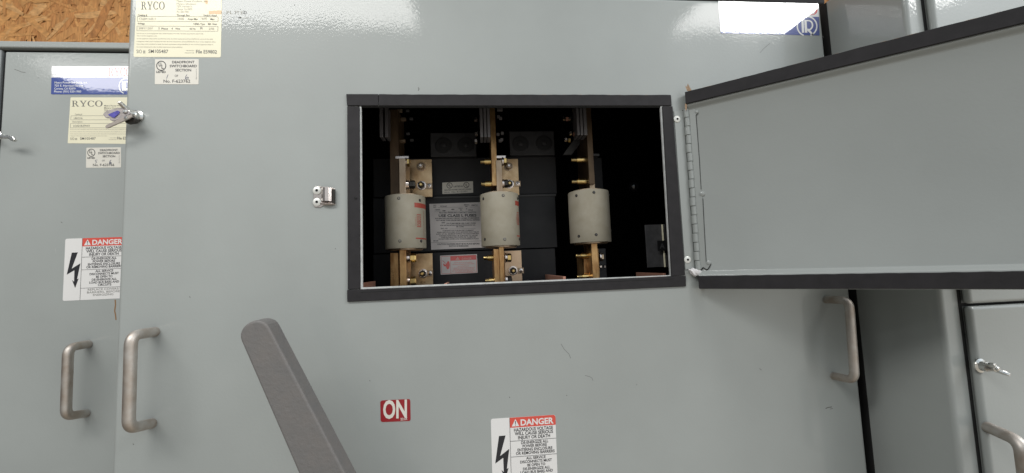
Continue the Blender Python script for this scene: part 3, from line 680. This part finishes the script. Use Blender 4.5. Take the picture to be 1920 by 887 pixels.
for x_, y_ in ((932, 206), (937, 206), (932, 219), (936, 222), (931, 252), (939, 250), (935, 264), (938, 262)): hexcyl(at(x_, y_, .14), (1, 0, 0), .0036, .006, 'nut', 'laminate', p2)

p3 = phase('dim copper bus bars holding the right fuse, bolts sticking out to the left', 1108)
vbar(1111, 1122.5, 450, 560, .104, .16, 'fuse_blade', 'tin_bar', p3); vbar(1096, 1110, 476, 560, .135, .19, 'bus_bar', 'tin_bar', p3)
vbar(1122.6, 1124.5, 466, 560, .115, .19, 'bus_bar', 'tin_bar', p3); facing(1118, 1138, 466, 560, YP, .006, 'mounting_plate', 'lug', p3)
side_bolt(1079.5, 1106, 480, .13, p3, 'left'); side_bolt(1082, 1108, 519.5, .125, p3, 'left'); side_bolt(1123, 1131, 482, .12, p3, m='tin_grey')
hexcyl(at(1124, 500, .15), (1, 0, 0), .0036, .005, 'nut', 'nickel', p3); hexcyl(at(1132.5, 500, .17), (1, 0, 0), .0045, .002, 'nut', 'nickel', p3)
vbar(1101, 1111.5, 190, 345, .110, .19, 'bus_bar', 'shaded_bar', p3); vbar(1106, 1116, 344, 362, .118, .16, 'fuse_blade', 'tin_grey', p3)
side_bolt(1071, 1097, 300, .13, p3, 'left'); side_bolt(1072, 1099, 341, .13, p3, 'left')
facing(1111, 1124, 288, 292, .15, .02, 'clip_bar', 'lug', p3)
facing(1112, 1130, 296, 366, YP, .006, 'mounting_plate', 'barrier', p3)
for a, b_ in ((1081, 1086), (1087.5, 1092.5), (1094, 1100)): vbar(a, b_, 190, 253, .09, .12, 'laminated_bar', 'laminate', p3)
for x_, y_, m_ in ((1055.5, 223, 'nickel'), (1061, 223, 'copper'), (1066, 222.5, 'nickel'), (1067.5, 250, 'nickel'), (1075, 247.5, 'nickel'), (1075, 252, 'copper'), (1058.5, 262, 'nickel'), (1065, 263, 'brass'), (1074, 208, 'tin_grey')):
    hexcyl(at(x_, y_, .115), (1, 0, 0), .0044, .0050, 'nut', m_, p3)
q = [at(1100, 254, .16), at(1080, 256, .16), at(1056, 290, .16), at(1072, 290, .16)]
MB().prism(q, (0, .006, 0)).build('angled_bar', 'barrier_edge', p3)

# lug blocks
def lug_block(x0, x1, y0, y1, holes, label):
    Y = .20; root = thing('lug_block', at((x0 + x1) / 2, y1, Y), label, 'lug block', 'wire lug blocks above the fuses')
    facing(x0, x1, y0, y1, Y, .04, 'block', 'lug_grey', root, bevel=.001)
    for hx, hy, r in holes:
        P = at(hx, hy, Y - .0002); c = MB(); c.lathe(P, (0, -1, 0), [(.0186, 0), (.0186, .0008), (.0172, .0012), (.0168, .0003)], 32); k = c.build('collar', 'barrier', root)
        MB().lathe(P + Vector((0, -.0004, 0)), (0, -1, 0), [(.0166, 0), (.0166, .0003)], 32).build('socket', 'black', k)
        MB().lathe(P + Vector((0, -.0008, .001)), (0, -1, 0), [(.007, 0), (.0065, .002), (.003, .003)], 6).build('set_screw', 'barrier', k)
        MB().box(P.x - .0004, P.x + .0004, Y - .0009, Y - .0002, P.z + .019, P.z + .027).build('mark_line', 'black', root)
lug_block(807, 893, 249, 293.5, [(831.5, 273, 15), (873.5, 272.5, 15)], 'dark grey two-hole lug block between the left and middle bus bars')
lug_block(955.5, 1039.5, 246, 291, [(976, 270, 15), (1020, 269, 15)], 'dark grey two-hole lug block between the middle and right bus bars')

# black barriers behind the fuses
YB = .205
facing(700, 1043, 296, 366.5, YB + .012, .004, 'barrier_panel', 'barrier', main); facing(700, 1043, 368.5, 469.5, YB, .004, 'barrier_panel', 'barrier', main); facing(700, 1043, 471.5, 570, YB + .003, .004, 'barrier_panel', 'barrier', main)
facing(812, 1043, 366, 370, YB - .002, .003, 'barrier_seam', 'barrier_edge', main)
# things to the right
bp = thing('marker_plate', at(1230, 500, .16), 'dark plate carrying a small black square with a grey letter A, inside at right', 'plate')
facing(1212, 1250, 421, 501, .16, .004, 'plate_sheet', 'lug', bp); facing(1243.5, 1246, 421, 501, .155, .003, 'plate_rib', 'cream', bp)
facing(1233, 1252, 451, 470, .150, .002, 'marker_tile', 'black', bp)
mb = MB(); text_px(mb, 'A', 1237, 466.5, 1246, 466, 10, .1496); mb.build('marker_letter', 'lug', bp, flat=True)
kb = MB().lathe(at(1184, 352.5, .20), (0, -1, 0), [(.0125 * math.sin(math.pi * (.06 + .93 * k / 16)), .0125 - .0125 * math.cos(math.pi * (.06 + .93 * k / 16))) for k in range(17)], 32).build('knob', 'knob_black' if 'knob_black' in M else 'black', None)
tag(kb, 'round glossy black knob in the dark to the right of the fuses', 'knob')

# copper bars along the bottom
def copper(px, py, yn, yfar, th, label, up=0):
    P = at(px, py, yn)
    o = MB().box(P.x - th / 2, P.x + th / 2, yn, yfar, P.z - .03, P.z).build('copper_bar', 'copper', None, bevel=.0006)
    tag(o, label, 'copper bar', 'copper bars standing along the bottom of the opening')
copper(835.5, 531.5, .03, .085, .0045, 'bare copper bar end poking up at the bottom, below the small red danger sticker')
copper(1058, 518.5, .022, .20, .0050, 'bare copper bar at the bottom between the middle and right fuses')
copper(1246, 512.5, .025, .145, .0050, 'bare copper bar in the bottom right corner of the opening')
copper(675, 531, .03, .12, .0045, 'bare copper bar in the bottom left corner of the opening')

# ================================================================ stickers
def mpy(y): return lambda a, b: at(a, b, y)
def part(mb, name, m, parent): return mb.build(name, m, parent, flat=True)
Y0 = -.0003; Y1 = -.00045; Y2 = -.0006
# --- rating label on the wide cabinet
def rating_main():
    lb = sheet([(256.8, -16), (416.2, -15), (414, 107.6), (250.3, 106.8)], 3, Y0, 'rating_label', 'cream')
    tag(lb, 'large cream rating label at the top left of the wide cabinet door', 'label')
    mp = mpy(Y1); t = MB(); serif_word(t, 'RYCO', 264.2, 17.8, 308.8, 14.6, mp); part(t, 'brand_lettering', 'ink_grey', lb)
    t = MB()
    for s, x0, x1, yb, c in [('Myers Power Products, Inc.', 331.2, 389, 3.8, 3.6), ('Myers Division', 331.2, 367.6, 8.8, 3.4), ('725 E. Harrison St.', 331.2, 360.5, 13.6, 3.3), ('Corona, CA 92879', 331.2, 360.5, 18.8, 3.3), ('951-520-1900', 331.2, 353.5, 23.6, 3.2),
                             ('CE2841600.3', 261, 291.5, 37.0, 3.8), ('208Y/120V', 260, 286.6, 54.8, 3.6), ('1600', 333.5, 345, 37, 3.8), ('1600', 376.6, 388, 37, 3.8), ('2/08', 391.3, 401.5, 55.6, 3.6)]:
        text_px(t, s, x0, yb, x1, yb + .2, c, 0, mp=mp)
    part(t, 'lettering', 'ink_faint', lb)
    t = MB()
    for s, x0, x1, yb, c in [('Catalog #', 258.5, 276, 29.9, 3.2), ('Through Bus', 331.2, 355.3, 30.1, 3.4), ('Section Amps', 381.5, 406.5, 30.3, 3.4), ('Amps Max', 351.8, 371, 37.2, 3.3), ('Max', 394.3, 402.2, 37.4, 3.3),
                             ('Voltage', 257.8, 271.3, 45.6, 3.1), ('NEMA Type', 362.8, 384, 46.5, 3.2), ('Mfr. Date', 390, 406.8, 46.6, 3.2), ('3', 297, 299, 55, 3.6), ('Phase', 302.5, 315, 55.2, 3.3), ('4', 321.5, 324, 55.2, 3.6), ('Wire', 328.5, 337.7, 55.4, 3.3), ('60 Hz', 355.5, 366.5, 55.4, 3.2), ('3R', 374.8, 380.4, 54.8, 3.6)]:
        text_px(t, s, x0, yb, x1, yb + .2, c, 0, bold=.015, mp=mp)
    part(t, 'caption_lettering', 'ink_grey', lb)
    t = MB()
    for q in ([(257.6, 30.7), (409.2, 31.6), (408.4, 40.6), (257.2, 39.8), (257.6, 30.7)], [(257, 48.8), (408.8, 49.8), (408.3, 58.6), (256.6, 57.6), (257, 48.8)]): line_px(t, q, .55, mp)
    part(t, 'ruled_box', 'ink_grey', lb)
    t = MB(); small_lines(t, [(256.5, 381, 63.6, 64.2), (256.5, 294, 68, 68.2), (256.4, 399, 73.3, 74.2), (256.3, 404, 78.4, 79.4), (256.2, 399.5, 83.5, 84.5), (256, 342, 88.8, 89.3), (349, 364, 95.4, 95.5), (346.5, 364, 99.8, 99.9)], 2.0, mp); part(t, 'fine_print', 'ink_faint', lb)
    t = MB(); text_px(t, 'S/O #:', 256, 99.7, 273, 99.9, 6.6, 0, mp=mp); text_px(t, 'SM105487', 278.3, 99, 315.2, 99.6, 6.2, 0, mp=mp, bold=.01); text_px(t, 'File E59802', 367.4, 99.8, 406.6, 100.4, 6.2, 0, mp=mp, bold=.015); part(t, 'number_lettering', 'ink_grey', lb)
    t = MB(); t.poly([mp(*p) for p in ((391.5, 20.5), (413, 19.5), (415.3, 19.8), (415, 26.5), (400, 26), (391, 26.2))]); t.poly([mp(*p) for p in ((384, 1), (390, .4), (389, 7), (385.5, 8))]); part(t, 'stain', 'stain', lb)
rating_main()
def listing(q, y, m, label, c, r, L, pen1, pen2, no, nol, vert):
    lb = sheet(q, 1.2, y, 'listing_label', m); tag(lb, label, 'label'); mp = mpy(y - .00015)
    t = MB(); ring_px(t, c[0], c[1], r, r * .84, mp); text_px(t, 'U', c[0] - r * .52, c[1] + r * .12, c[0] - r * .02, c[1] + r * .12, r * .78, 0, bold=.02, mp=mp); text_px(t, 'L', c[0] + r * .05, c[1] + r * .58, c[0] + r * .50, c[1] + r * .58, r * .78, 0, bold=.02, mp=mp)
    part(t, 'round_mark', 'ink', lb)
    t = MB()
    for s, x0, x1, yb, cap, b in L: text_px(t, s, x0, yb[0], x1, yb[1], cap, 0, bold=b, mp=mp)
    text_px(t, no, *nol, r * .6, 0, mp=mp, bold=.01)
    text_px(t, 'Myers Power Prod.', vert[0], vert[2], vert[0], vert[1], 1.3, 0, mp=mp, up=(-1.3, 0))
    part(t, 'lettering', 'ink', lb)
    t = MB(); line_px(t, pen1, .9 if len(pen1) < 4 else .7, mp); line_px(t, pen2, .9, mp); part(t, 'handwriting', 'ink_pen', lb)
listing([(290.6, 111), (372.6, 110.8), (372.2, 158.2), (290.2, 157.9)], Y0, 'offwhite', 'small off-white listing label below the large cream one, handwritten 1 of 6', (302.3, 123.3), 9.3,
    [('DEADFRONT', 322.6, 364.7, (118.6, 118.5), 4.3, .02), ('SWITCHBOARD', 318.2, 369, (126.1, 126), 4.5, .02), ('SECTION', 328.7, 358.4, (133.8, 133.8), 4.5, .02), ('LISTED', 293, 310.7, (136.7, 136.8), 3.8, .03), ('OF', 327.7, 334, (144.2, 144.2), 4, 0)],
    [(315.2, 139.8), (312.2, 147.2)], [(350.5, 140), (348.2, 143.2), (347.4, 147), (349.2, 149), (352.2, 148), (353.4, 145), (350.6, 144.6), (348.6, 147.4)], 'No. F-623762', (306.6, 155, 356.6, 155), (368.6, 129, 148.5))
bpy.data.objects['listing_label']['label'] = 'small off-white listing label just below the large cream label, handwritten 1 of 6'
listing([(162, 277), (226.6, 276.2), (227, 314), (161.2, 314.6)], YL - .0003, 'offwhite', 'smallest off-white listing label on the left cabinet, handwritten 5 of 6', (171.2, 286.4), 7.4,
    [('DEADFRONT', 187.4, 220.8, (283.4, 283), 3.5, .02), ('SWITCHBOARD', 184, 224.5, (289, 288.6), 3.6, .02), ('SECTION', 192.5, 216, (295, 294.8), 3.6, .02), ('LISTED', 163.8, 178, (297.8, 297.8), 3.1, .03), ('OF', 191, 196.2, (302.8, 302.7), 3, 0)],
    [(182.8, 300), (179, 300.4), (178.6, 302.4), (181.2, 303), (181, 305.2), (178, 306)], [(208.5, 299.8), (206.2, 302), (205.2, 306), (207, 307.4), (209, 305.4), (206.6, 303.6), (205.6, 309)], 'No. F-623766', (174.3, 311.7, 214.2, 311.2), (224, 291, 306))

# --- company label (right top, and the same on the left cabinet)
def company(q, ys, split, y, label, name_px, lines, logo):
    mp = mpy(y - .00012); mp2 = mpy(y - .00024)
    lb = sheet(q, 1.6, y, 'company_label', 'gloss_white'); tag(lb, label, 'label', None)
    (xl, yl), (xr, yr) = split; bl, br = q[3], q[2]
    b = MB(); r_ = rquad([(xl, yl), (xr, yr), br, bl], 1.3); b.poly([mp(*p) for p in r_]); part(b, 'blue_band', 'gloss_blue', lb)
    x0, yb0, x1, cap = name_px
    t = MB(); serif_word(t, 'RYCO', x0, yb0, x1, cap, mp); part(t, 'brand_lettering', 'red', lb)
    t = MB()
    for s, a, b_, yy, c in lines: text_px(t, s, a, yy[0], b_, yy[1], c, 0, mp=mp2, bold=.012)
    part(t, 'lettering', 'text_white', lb)
    cx_, cy_, r, k = logo; t = MB()
    for i in range(30):
        a, b_ = (math.radians(110 + 320 * j / 30) for j in (i, i + 1))
        t.poly([mp2(cx_ + rr * math.cos(t_) * k, cy_ + rr * math.sin(t_)) for rr, t_ in ((r, a), (r, b_), (r * .87, b_), (r * .87, a))])
    def P(pts): t.poly([mp2(cx_ + u * r * k, cy_ + v * r) for u, v in pts])
    P([(-.55, -.60), (-.33, -.60), (-.27, .62), (-.49, .62)]); P([(-.27, -.60), (-.05, -.60), (.03, .62), (-.20, .62)])
    P([(-.05, -.60), (.12, -.60), (.12, -.48), (-.04, -.48)])
    for i in range(12):
        a, b_ = (math.radians(-90 + 165 * j / 12) for j in (i, i + 1))
        P([(.14 + .46 * math.cos(a), -.10 + .50 * math.sin(a)), (.14 + .46 * math.cos(b_), -.10 + .50 * math.sin(b_)), (.12 + .33 * math.cos(b_), -.10 + .38 * math.sin(b_)), (.12 + .33 * math.cos(a), -.10 + .38 * math.sin(a))])
    P([(.04, .22), (.22, .30), (.64, .78), (.50, .88), (.02, .42)])
    part(t, 'round_mark', 'text_white', lb)
company([(1347, 2.2), (1534.6, 6.6), (1536.8, 66.5), (1351.2, 62.4)], None, [(1349.2, 29.0), (1535.6, 31.6)], Y0, 'glossy white and blue company label at the top right corner of the wide cabinet door', (1448, 28.0, 1533, 18.5),
    [('Myers Power Products, Inc.', 1358, 1440, (39, 41), 5), ('725 E. Harrison Street', 1358, 1424, (46, 47.6), 5), ('Corona, CA 92879', 1358, 1412, (53, 54.4), 5), ('Phone: (951) 520-1900', 1358, 1428, (59.5, 61.2), 5)], (1513.2, 49.2, 19.6, 1.0))
company([(97, 124.2), (248, 124.0), (247, 177.4), (95.6, 176.8)], None, [(96.4, 145.4), (247.5, 145.2)], YL - .0003, 'glossy white and blue company label on the left cabinet, cut off by the wide cabinet', (203, 143.2, 246, 16.5),
    [('Myers Power Products, Inc.', 102.2, 164, (156.6, 156.6), 3.6), ('725 E. Harrison Street', 102, 156, (162.4, 162.4), 3.6), ('Corona, CA 92879', 101.8, 141.5, (168, 168), 3.6), ('Phone: (951) 520-1900', 101.6, 152.2, (173.4, 173.4), 3.6)], (236, 161.5, 15, .9))

# --- cream rating label on the left cabinet
def rating_left():
    y = YL - .0003; mp = mpy(y - .00015)
    lb = sheet([(132.2, 182.6), (256, 182.6), (252, 270), (126.8, 268.6)], 2, y, 'rating_label', 'cream'); tag(lb, 'cream rating label on the left cabinet, half hidden behind a wing latch', 'label')
    t = MB(); serif_word(t, 'RYCO', 134, 199.8, 192.3, 11, mp); part(t, 'brand_lettering', 'ink_grey', lb)
    t = MB()
    for s, x0, x1, yb, c in [('Myers Power Products, Inc.', 195.3, 244, 199.5, 2.6), ('Myers Division', 195.3, 226, 203.7, 2.5), ('725 E. Harrison St.', 195.2, 219, 207.8, 2.5), ('Corona, CA 92879', 195.2, 219, 212, 2.5), ('LB1216', 138.5, 154.5, 223.2, 3.2), ('LOAD BUSWAY', 137.6, 169, 237.6, 3.4)]:
        text_px(t, s, x0, yb, x1, yb, c, 0, mp=mp, bold=.01)
    text_px(t, 'Catalog #', 140.5, 215.6, 154, 215.6, 2.6, 0, mp=mp); text_px(t, 'Description', 136, 229.6, 154.5, 229.6, 2.8, 0, mp=mp)
    part(t, 'lettering', 'ink_grey', lb)
    t = MB()
    for q in ([(250, 216.8), (133.2, 217.2), (132.6, 224.8), (250, 224.6)], [(250, 231.2), (132.4, 231.4), (131.8, 239.6), (250, 239.8)]): line_px(t, q, .5, mp)
    part(t, 'ruled_box', 'ink_grey', lb)
    t = MB(); small_lines(t, [(131.6, 244, 243.2, 243.4), (131.4, 246, 247.6, 247.8), (131.2, 246, 251.6, 251.8), (131, 201, 255.4, 255.5), (206, 218, 259, 259), (204, 218, 262.2, 262.2)], 1.5, mp); part(t, 'fine_print', 'ink_faint', lb)
    t = MB(); text_px(t, 'S/O #:', 131.5, 262.6, 145, 262.4, 4.6, 0, mp=mp); text_px(t, 'SM105487', 150, 262, 179.5, 261.8, 4.4, 0, mp=mp, bold=.01); text_px(t, 'File E59802', 219.5, 261.6, 250, 261.4, 4.8, 0, mp=mp, bold=.015); part(t, 'number_lettering', 'ink_grey', lb)
rating_left()

# --- danger labels: one design in its own coordinates, put up at two places
def danger(TL, TR, BLx, y, label):
    A, B = at(*TL, y), at(*TR, y); U = B - A; U_ = U.length; u = U / U_; v = Vector((0, -1, 0)).cross(u); v = -v if v.z > 0 else v
    y1, y2 = -.00015, -.0003
    def mpo(off): return lambda a, b: A + u * a * DW + v * b * DW + Vector((0, off, 0))
    mp, mp2 = mpo(y1), mpo(y2); H = 1.13
    lb = MB().prism([mpo(0)(*p) for p in rquad([(0, 0), (1, 0), (1, H), (0, H)], .035)], (0, .00028, 0)).build('danger_label', 'white_vinyl'); tag(lb, label, 'warning label')
    t = MB(); t.poly([mp(*p) for p in [(.29, 0), (.968, 0), (.985, .005), (1, .032), (1, .15), (.29, .15)]]); part(t, 'red_banner', 'red_soft', lb)
    t = MB(); t.poly([mp2(*p) for p in ((.318, .132), (.375, .024), (.432, .132))]); text_px(t, 'DANGER', .455, .125, .968, .125, .086, 0, bold=.03, mp=mp2); part(t, 'banner_lettering', 'white_vinyl', lb)
    t = MB(); t.poly([mpo(-.00042)(*p) for p in ((.368, .055), (.382, .055), (.379, .100), (.371, .100))]); t.poly([mpo(-.00042)(*p) for p in ((.369, .108), (.381, .108), (.381, .120), (.369, .120))]); part(t, 'exclamation_mark', 'ink', lb)
    t = MB()
    for s, a, b_, yy, c in [('HAZARDOUS VOLTAGE', .35, .955, .211, .047), ('WILL CAUSE SERIOUS', .36, .955, .268, .047), ('INJURY OR DEATH', .41, .905, .328, .047),
        ('DE-ENERGIZE ALL', .455, .875, .402, .040), ('POWER BEFORE', .475, .85, .454, .040), ('ENTERING ENCLOSURE', .395, .935, .506, .040), ('OR REMOVING BARRIERS', .37, .968, .556, .040),
        ('ALL SERVICE', .525, .825, .632, .038), ('DISCONNECTS MUST', .43, .92, .684, .038), ('BE OPEN TO', .54, .815, .736, .038), ('DE-ENERGIZE ALL', .47, .89, .788, .038), ('LOAD BUS BARS AND', .43, .93, .838, .038), ('CIRCUITS', .575, .80, .886, .038)]:
        text_px(t, s, a, yy, b_, yy, c, 0, bold=.022, mp=mp)
    part(t, 'lettering', 'ink', lb)
    t = MB()
    for s, a, b_, yy, c in [('REPLACE COVERS/', .41, .94, .965, .036), ('BARRIERS, BEFORE', .40, .95, 1.015, .036), ('ENERGIZING', .5, .84, 1.065, .036)]: text_px(t, s, a, yy, b_, yy, c, 0, mp=mp)
    part(t, 'pale_lettering', 'ink_grey', lb)
    t = MB(); line_px(t, [(.2875, 0), (.2875, H)], .005, mp2)
    for yy in (.349, .581, .915): line_px(t, [(.29, yy), (1, yy)], .005, mp2)
    part(t, 'dividing_line', 'ink', lb)
    t = MB(); t.poly([mp(*p) for p in ((.118, .259), (.218, .258), (.127, .553), (.269, .458), (.224, .749), (.250, .735), (.198, .905), (.141, .757), (.176, .79), (.174, .582), (.05, .658))]); part(t, 'bolt_symbol', 'ink', lb)
DW = (at(1041.2, 777.6) - at(920.3, 785.6)).length
danger((920.3, 785.6), (1041.2, 777.6), None, Y0, 'white and red danger label low on the wide cabinet, under the fuse opening')
danger((122.6, 447.8), (223, 444.6), None, YL - .0003, 'white and red danger label on the left cabinet above its pull handle')

# --- ON sticker
on = sheet([(713, 751.2), (769.2, 748), (770, 789.4), (713.8, 791.6)], 4.5, Y0, 'position_label', 'deep_red'); tag(on, 'small dark red sticker reading ON beside the operating lever', 'sticker')
t = MB(); mp = mpy(Y1); text_px(t, 'ON', 718.3, 784.4, 763, 782.4, 32, 0, mp=mp, bold=.03); text_px(t, '221X', 750.8, 788.2, 764, 787.4, 4.2, 0, mp=mp, bold=.02); part(t, 'lettering', 'offwhite', on)

# --- stickers inside the opening
yy = .2045; mp = mpy(yy - .00015)
lb = sheet([(805, 382.4), (910, 378.8), (913, 464), (808.4, 468.4)], .5, yy, 'instruction_label', 'inner_label'); tag(lb, 'grey-white printed notice inside the opening between left and middle fuses', 'label')
t = MB()
def rl(s, x0, x1, z5, cap, bold=.028): # coordinates taken at five and a half times the picture's scale
    X0_, X1_ = 780 + x0 / 5.54, 780 + x1 / 5.54; k = -.034; yb = 370 + z5 / 5.54
    text_px(t, s, X0_, yb + 0, X1_, yb + k * (X1_ - X0_) * .35, cap, 0, mp=mp, bold=bold)
rl('USE CLASS L FUSES', 235, 628, 204, 4.6, .03); rl('BOLTED PRESSURE CONTACT SWITCH', 243, 623, 167, 2.6, .02)
for s, a, b_, z, c in [('CAT.', 178, 214, 90, 2), ('NO.', 180, 212, 108, 2), ('YC2167', 248, 322, 100, 2.2), ('SERIAL', 497, 556, 84, 2), ('NO.', 510, 540, 100, 2), ('300721', 575, 640, 88, 2), ('1600', 198, 248, 136, 2.2), ('AMP', 272, 308, 146, 2.2), ('480', 365, 398, 132, 2.2), ('VOLT', 440, 485, 122, 2), ('AC', 455, 478, 138, 2), ('3', 520, 530, 124, 2), ('POLE', 545, 590, 138, 2),
    ('SUITABLE FOR USE ON A CIRCUIT CAPABLE OF DELIVERING', 200, 655, 226, 2.1), ('NOT MORE THAN 200,000 RMS SYMMETRICAL AMPERES', 210, 660, 246, 2.1), ('600', 265, 300, 270, 2.1), ('VOLTS MAXIMUM. USE CLASS L FUSES', 315, 620, 278, 2.1), ('FOR INSTALLATION INSTRUCTIONS BOOK NO.', 252, 618, 298, 2.1), ('M-1290', 420, 495, 312, 2.1), ('ENCL. NO.', 258, 330, 330, 2.2),
    ('TURNING OFF FOR RATED CURRENT', 275, 600, 352, 1.9), ('WHEN SWITCH IS USED WITH GROUND FAULT RELAY', 215, 655, 370, 2), ('SUPPLY AT 75C. MINIMUM TRIPPING VOLTAGE 55 PERCENT', 210, 655, 388, 2), ('CONNECTIONS SHALL BE TORQUED TO VALUES', 240, 640, 406, 2), ('LUGS SUITABLE FOR COPPER OR ALUMINUM', 262, 620, 422, 2), ('DO NOT OPEN UNDER LOAD UNLESS BARRIERS IN PLACE', 235, 650, 440, 2), ('S01-85', 180, 230, 458, 2),
    ('CAUTION! BARRIERS MUST BE IN PLACE BEFORE', 222, 660, 494, 2.5), ('SWITCH IS ENERGIZED', 342, 545, 514, 2.5)]: rl(s, a, b_, z, c)
part(t, 'lettering', 'ink', lb)
t = MB(); line_px(t, [(808.2, 455.2), (910, 451.4)], .4, mp)
for a, b_, z in ((225, 480, 106), (560, 640, 103), (195, 260, 150), (330, 430, 146), (345, 620, 328)): line_px(t, [(780 + a / 5.54, 370 + z / 5.54), (780 + b_ / 5.54, 370 + (z - 5) / 5.54)], .3, mp)
part(t, 'ruled_line', 'ink', lb)
lb = sheet([(825, 479.4), (894.4, 476.4), (895.6, 511.6), (826.2, 515.2)], 1.6, yy + .002, 'danger_label', 'offwhite_in' if 'offwhite_in' in M else 'inner_label'); tag(lb, 'small red and white danger sticker inside the opening, right under the grey notice', 'warning label')
mp = mpy(yy + .00185); mp2 = mpy(yy + .0017)
t = MB(); line_px(t, [(827, 481.2), (892.8, 478.4), (893.8, 510), (828.2, 513.4), (827, 481.2)], .6, mp); line_px(t, [(844.6, 480.5), (845.3, 512.5)], .5, mp)
t.poly([mp(*p) for p in ((844.8, 480.6), (892.2, 478.6), (892.5, 486.8), (845, 489))])
t.poly([mp(*p) for p in ((837, 494), (839.5, 489.6), (842.4, 490.4), (843.6, 497), (842, 503.6), (838.4, 505.4), (836.2, 500), (832.6, 499.4), (831, 496), (832.4, 493.6), (834.4, 497))]); line_px(t, [(829.6, 488.6), (836.2, 494.4)], .8, mp)
part(t, 'red_print', 'red', lb)
t = MB(); t.poly([mp2(*p) for p in ((853.8, 488), (858, 481.4), (862.4, 487.7))]); text_px(t, 'DANGER', 866, 487.2, 884.5, 486.4, 3.6, 0, bold=.03, mp=mp2); part(t, 'banner_lettering', 'red_pink', lb)
t = MB(); small_lines(t, [(852, 885, 493.6, 492.2), (848, 889, 496.8, 495), (858, 879, 500, 499.2), (849, 890, 503.6, 501.8), (850, 889, 506.2, 504.6), (848, 891, 508.8, 507), (854, 886, 511, 509.6)], 1.7, mp2); part(t, 'lettering', 'red_soft', lb)
yl = .2165; mp = mpy(yl - .00015)
lb = sheet([(829.2, 342.4), (886.8, 339.8), (887.2, 361.4), (829.4, 364)], 1.2, yl, 'listing_label', 'offwhite'); tag(lb, 'small white listing sticker with two round marks inside the opening, above the printed notice', 'label')
t = MB()
for c in ((842.9, 347.9), (874.4, 346.8)):
    ring_px(t, *c, 5.5, 4.5, mp, n=22); text_px(t, 'U', c[0] - 3, c[1] + .8, c[0] - .2, c[1] + .8, 4, 0, bold=.02, mp=mp); text_px(t, 'L', c[0] + .3, c[1] + 3, c[0] + 2.8, c[1] + 3, 4, 0, bold=.02, mp=mp)
part(t, 'round_mark', 'ink', lb)
t = MB(); text_px(t, 'LISTED 8', 850.7, 351.2, 867.2, 350.6, 2.7, 0, bold=.02, mp=mp); text_px(t, 'BOLTED POWER CIRCUIT DEVICE', 833.6, 357.6, 883.6, 355.6, 2.0, 0, bold=.02, mp=mp); text_px(t, 'ISSUE', 833.4, 361.8, 843, 361.4, 1.8, 0, mp=mp); text_px(t, 'No. A-123351', 847, 361.4, 876, 360, 2.6, 0, mp=mp)
part(t, 'lettering', 'ink', lb)

# --- plastic seal tags hanging on the left wing latch
ys = -.020
def slab(pts, y, th, name, m, parent=None, bevel=.0006): return MB().prism([at(a, b, y) for a, b in pts], (0, th, 0)).build(name, m, parent, bevel=bevel)
sg = slab([(192.5, 214), (200, 207), (222, 202), (229, 201), (240, 206), (243, 213), (236, 220), (214, 226.5), (207, 226), (204, 220.5), (197, 220.5)], ys, .004, 'seal_tag', 'clear_plastic')
tag(sg, 'clear plastic seal tag with a purple insert hanging on the left wing latch', 'seal tag')
slab([(202, 214.5), (220, 207), (224, 209), (223, 213), (214, 221), (208, 219)], ys - .0012, .001, 'purple_insert', 'purple', sg, .0003)
sp2 = slab([(197, 237), (199, 234), (240, 216), (247, 214), (247, 219), (241, 223), (202, 240), (198, 240.5)], ys - .004, .002, 'seal_strap', 'strap')
tag(sp2, 'narrow grey-brown strap end slanting down from the left wing latch', 'strap')
MB().prism([at(230, 224, ys), at(247, 217, ys), at(254, 222, ys), at(252, 228, ys), at(236, 231, ys)], (0, .008, 0)).build('seal_block', 'bolt_dark', sp2, bevel=.001)
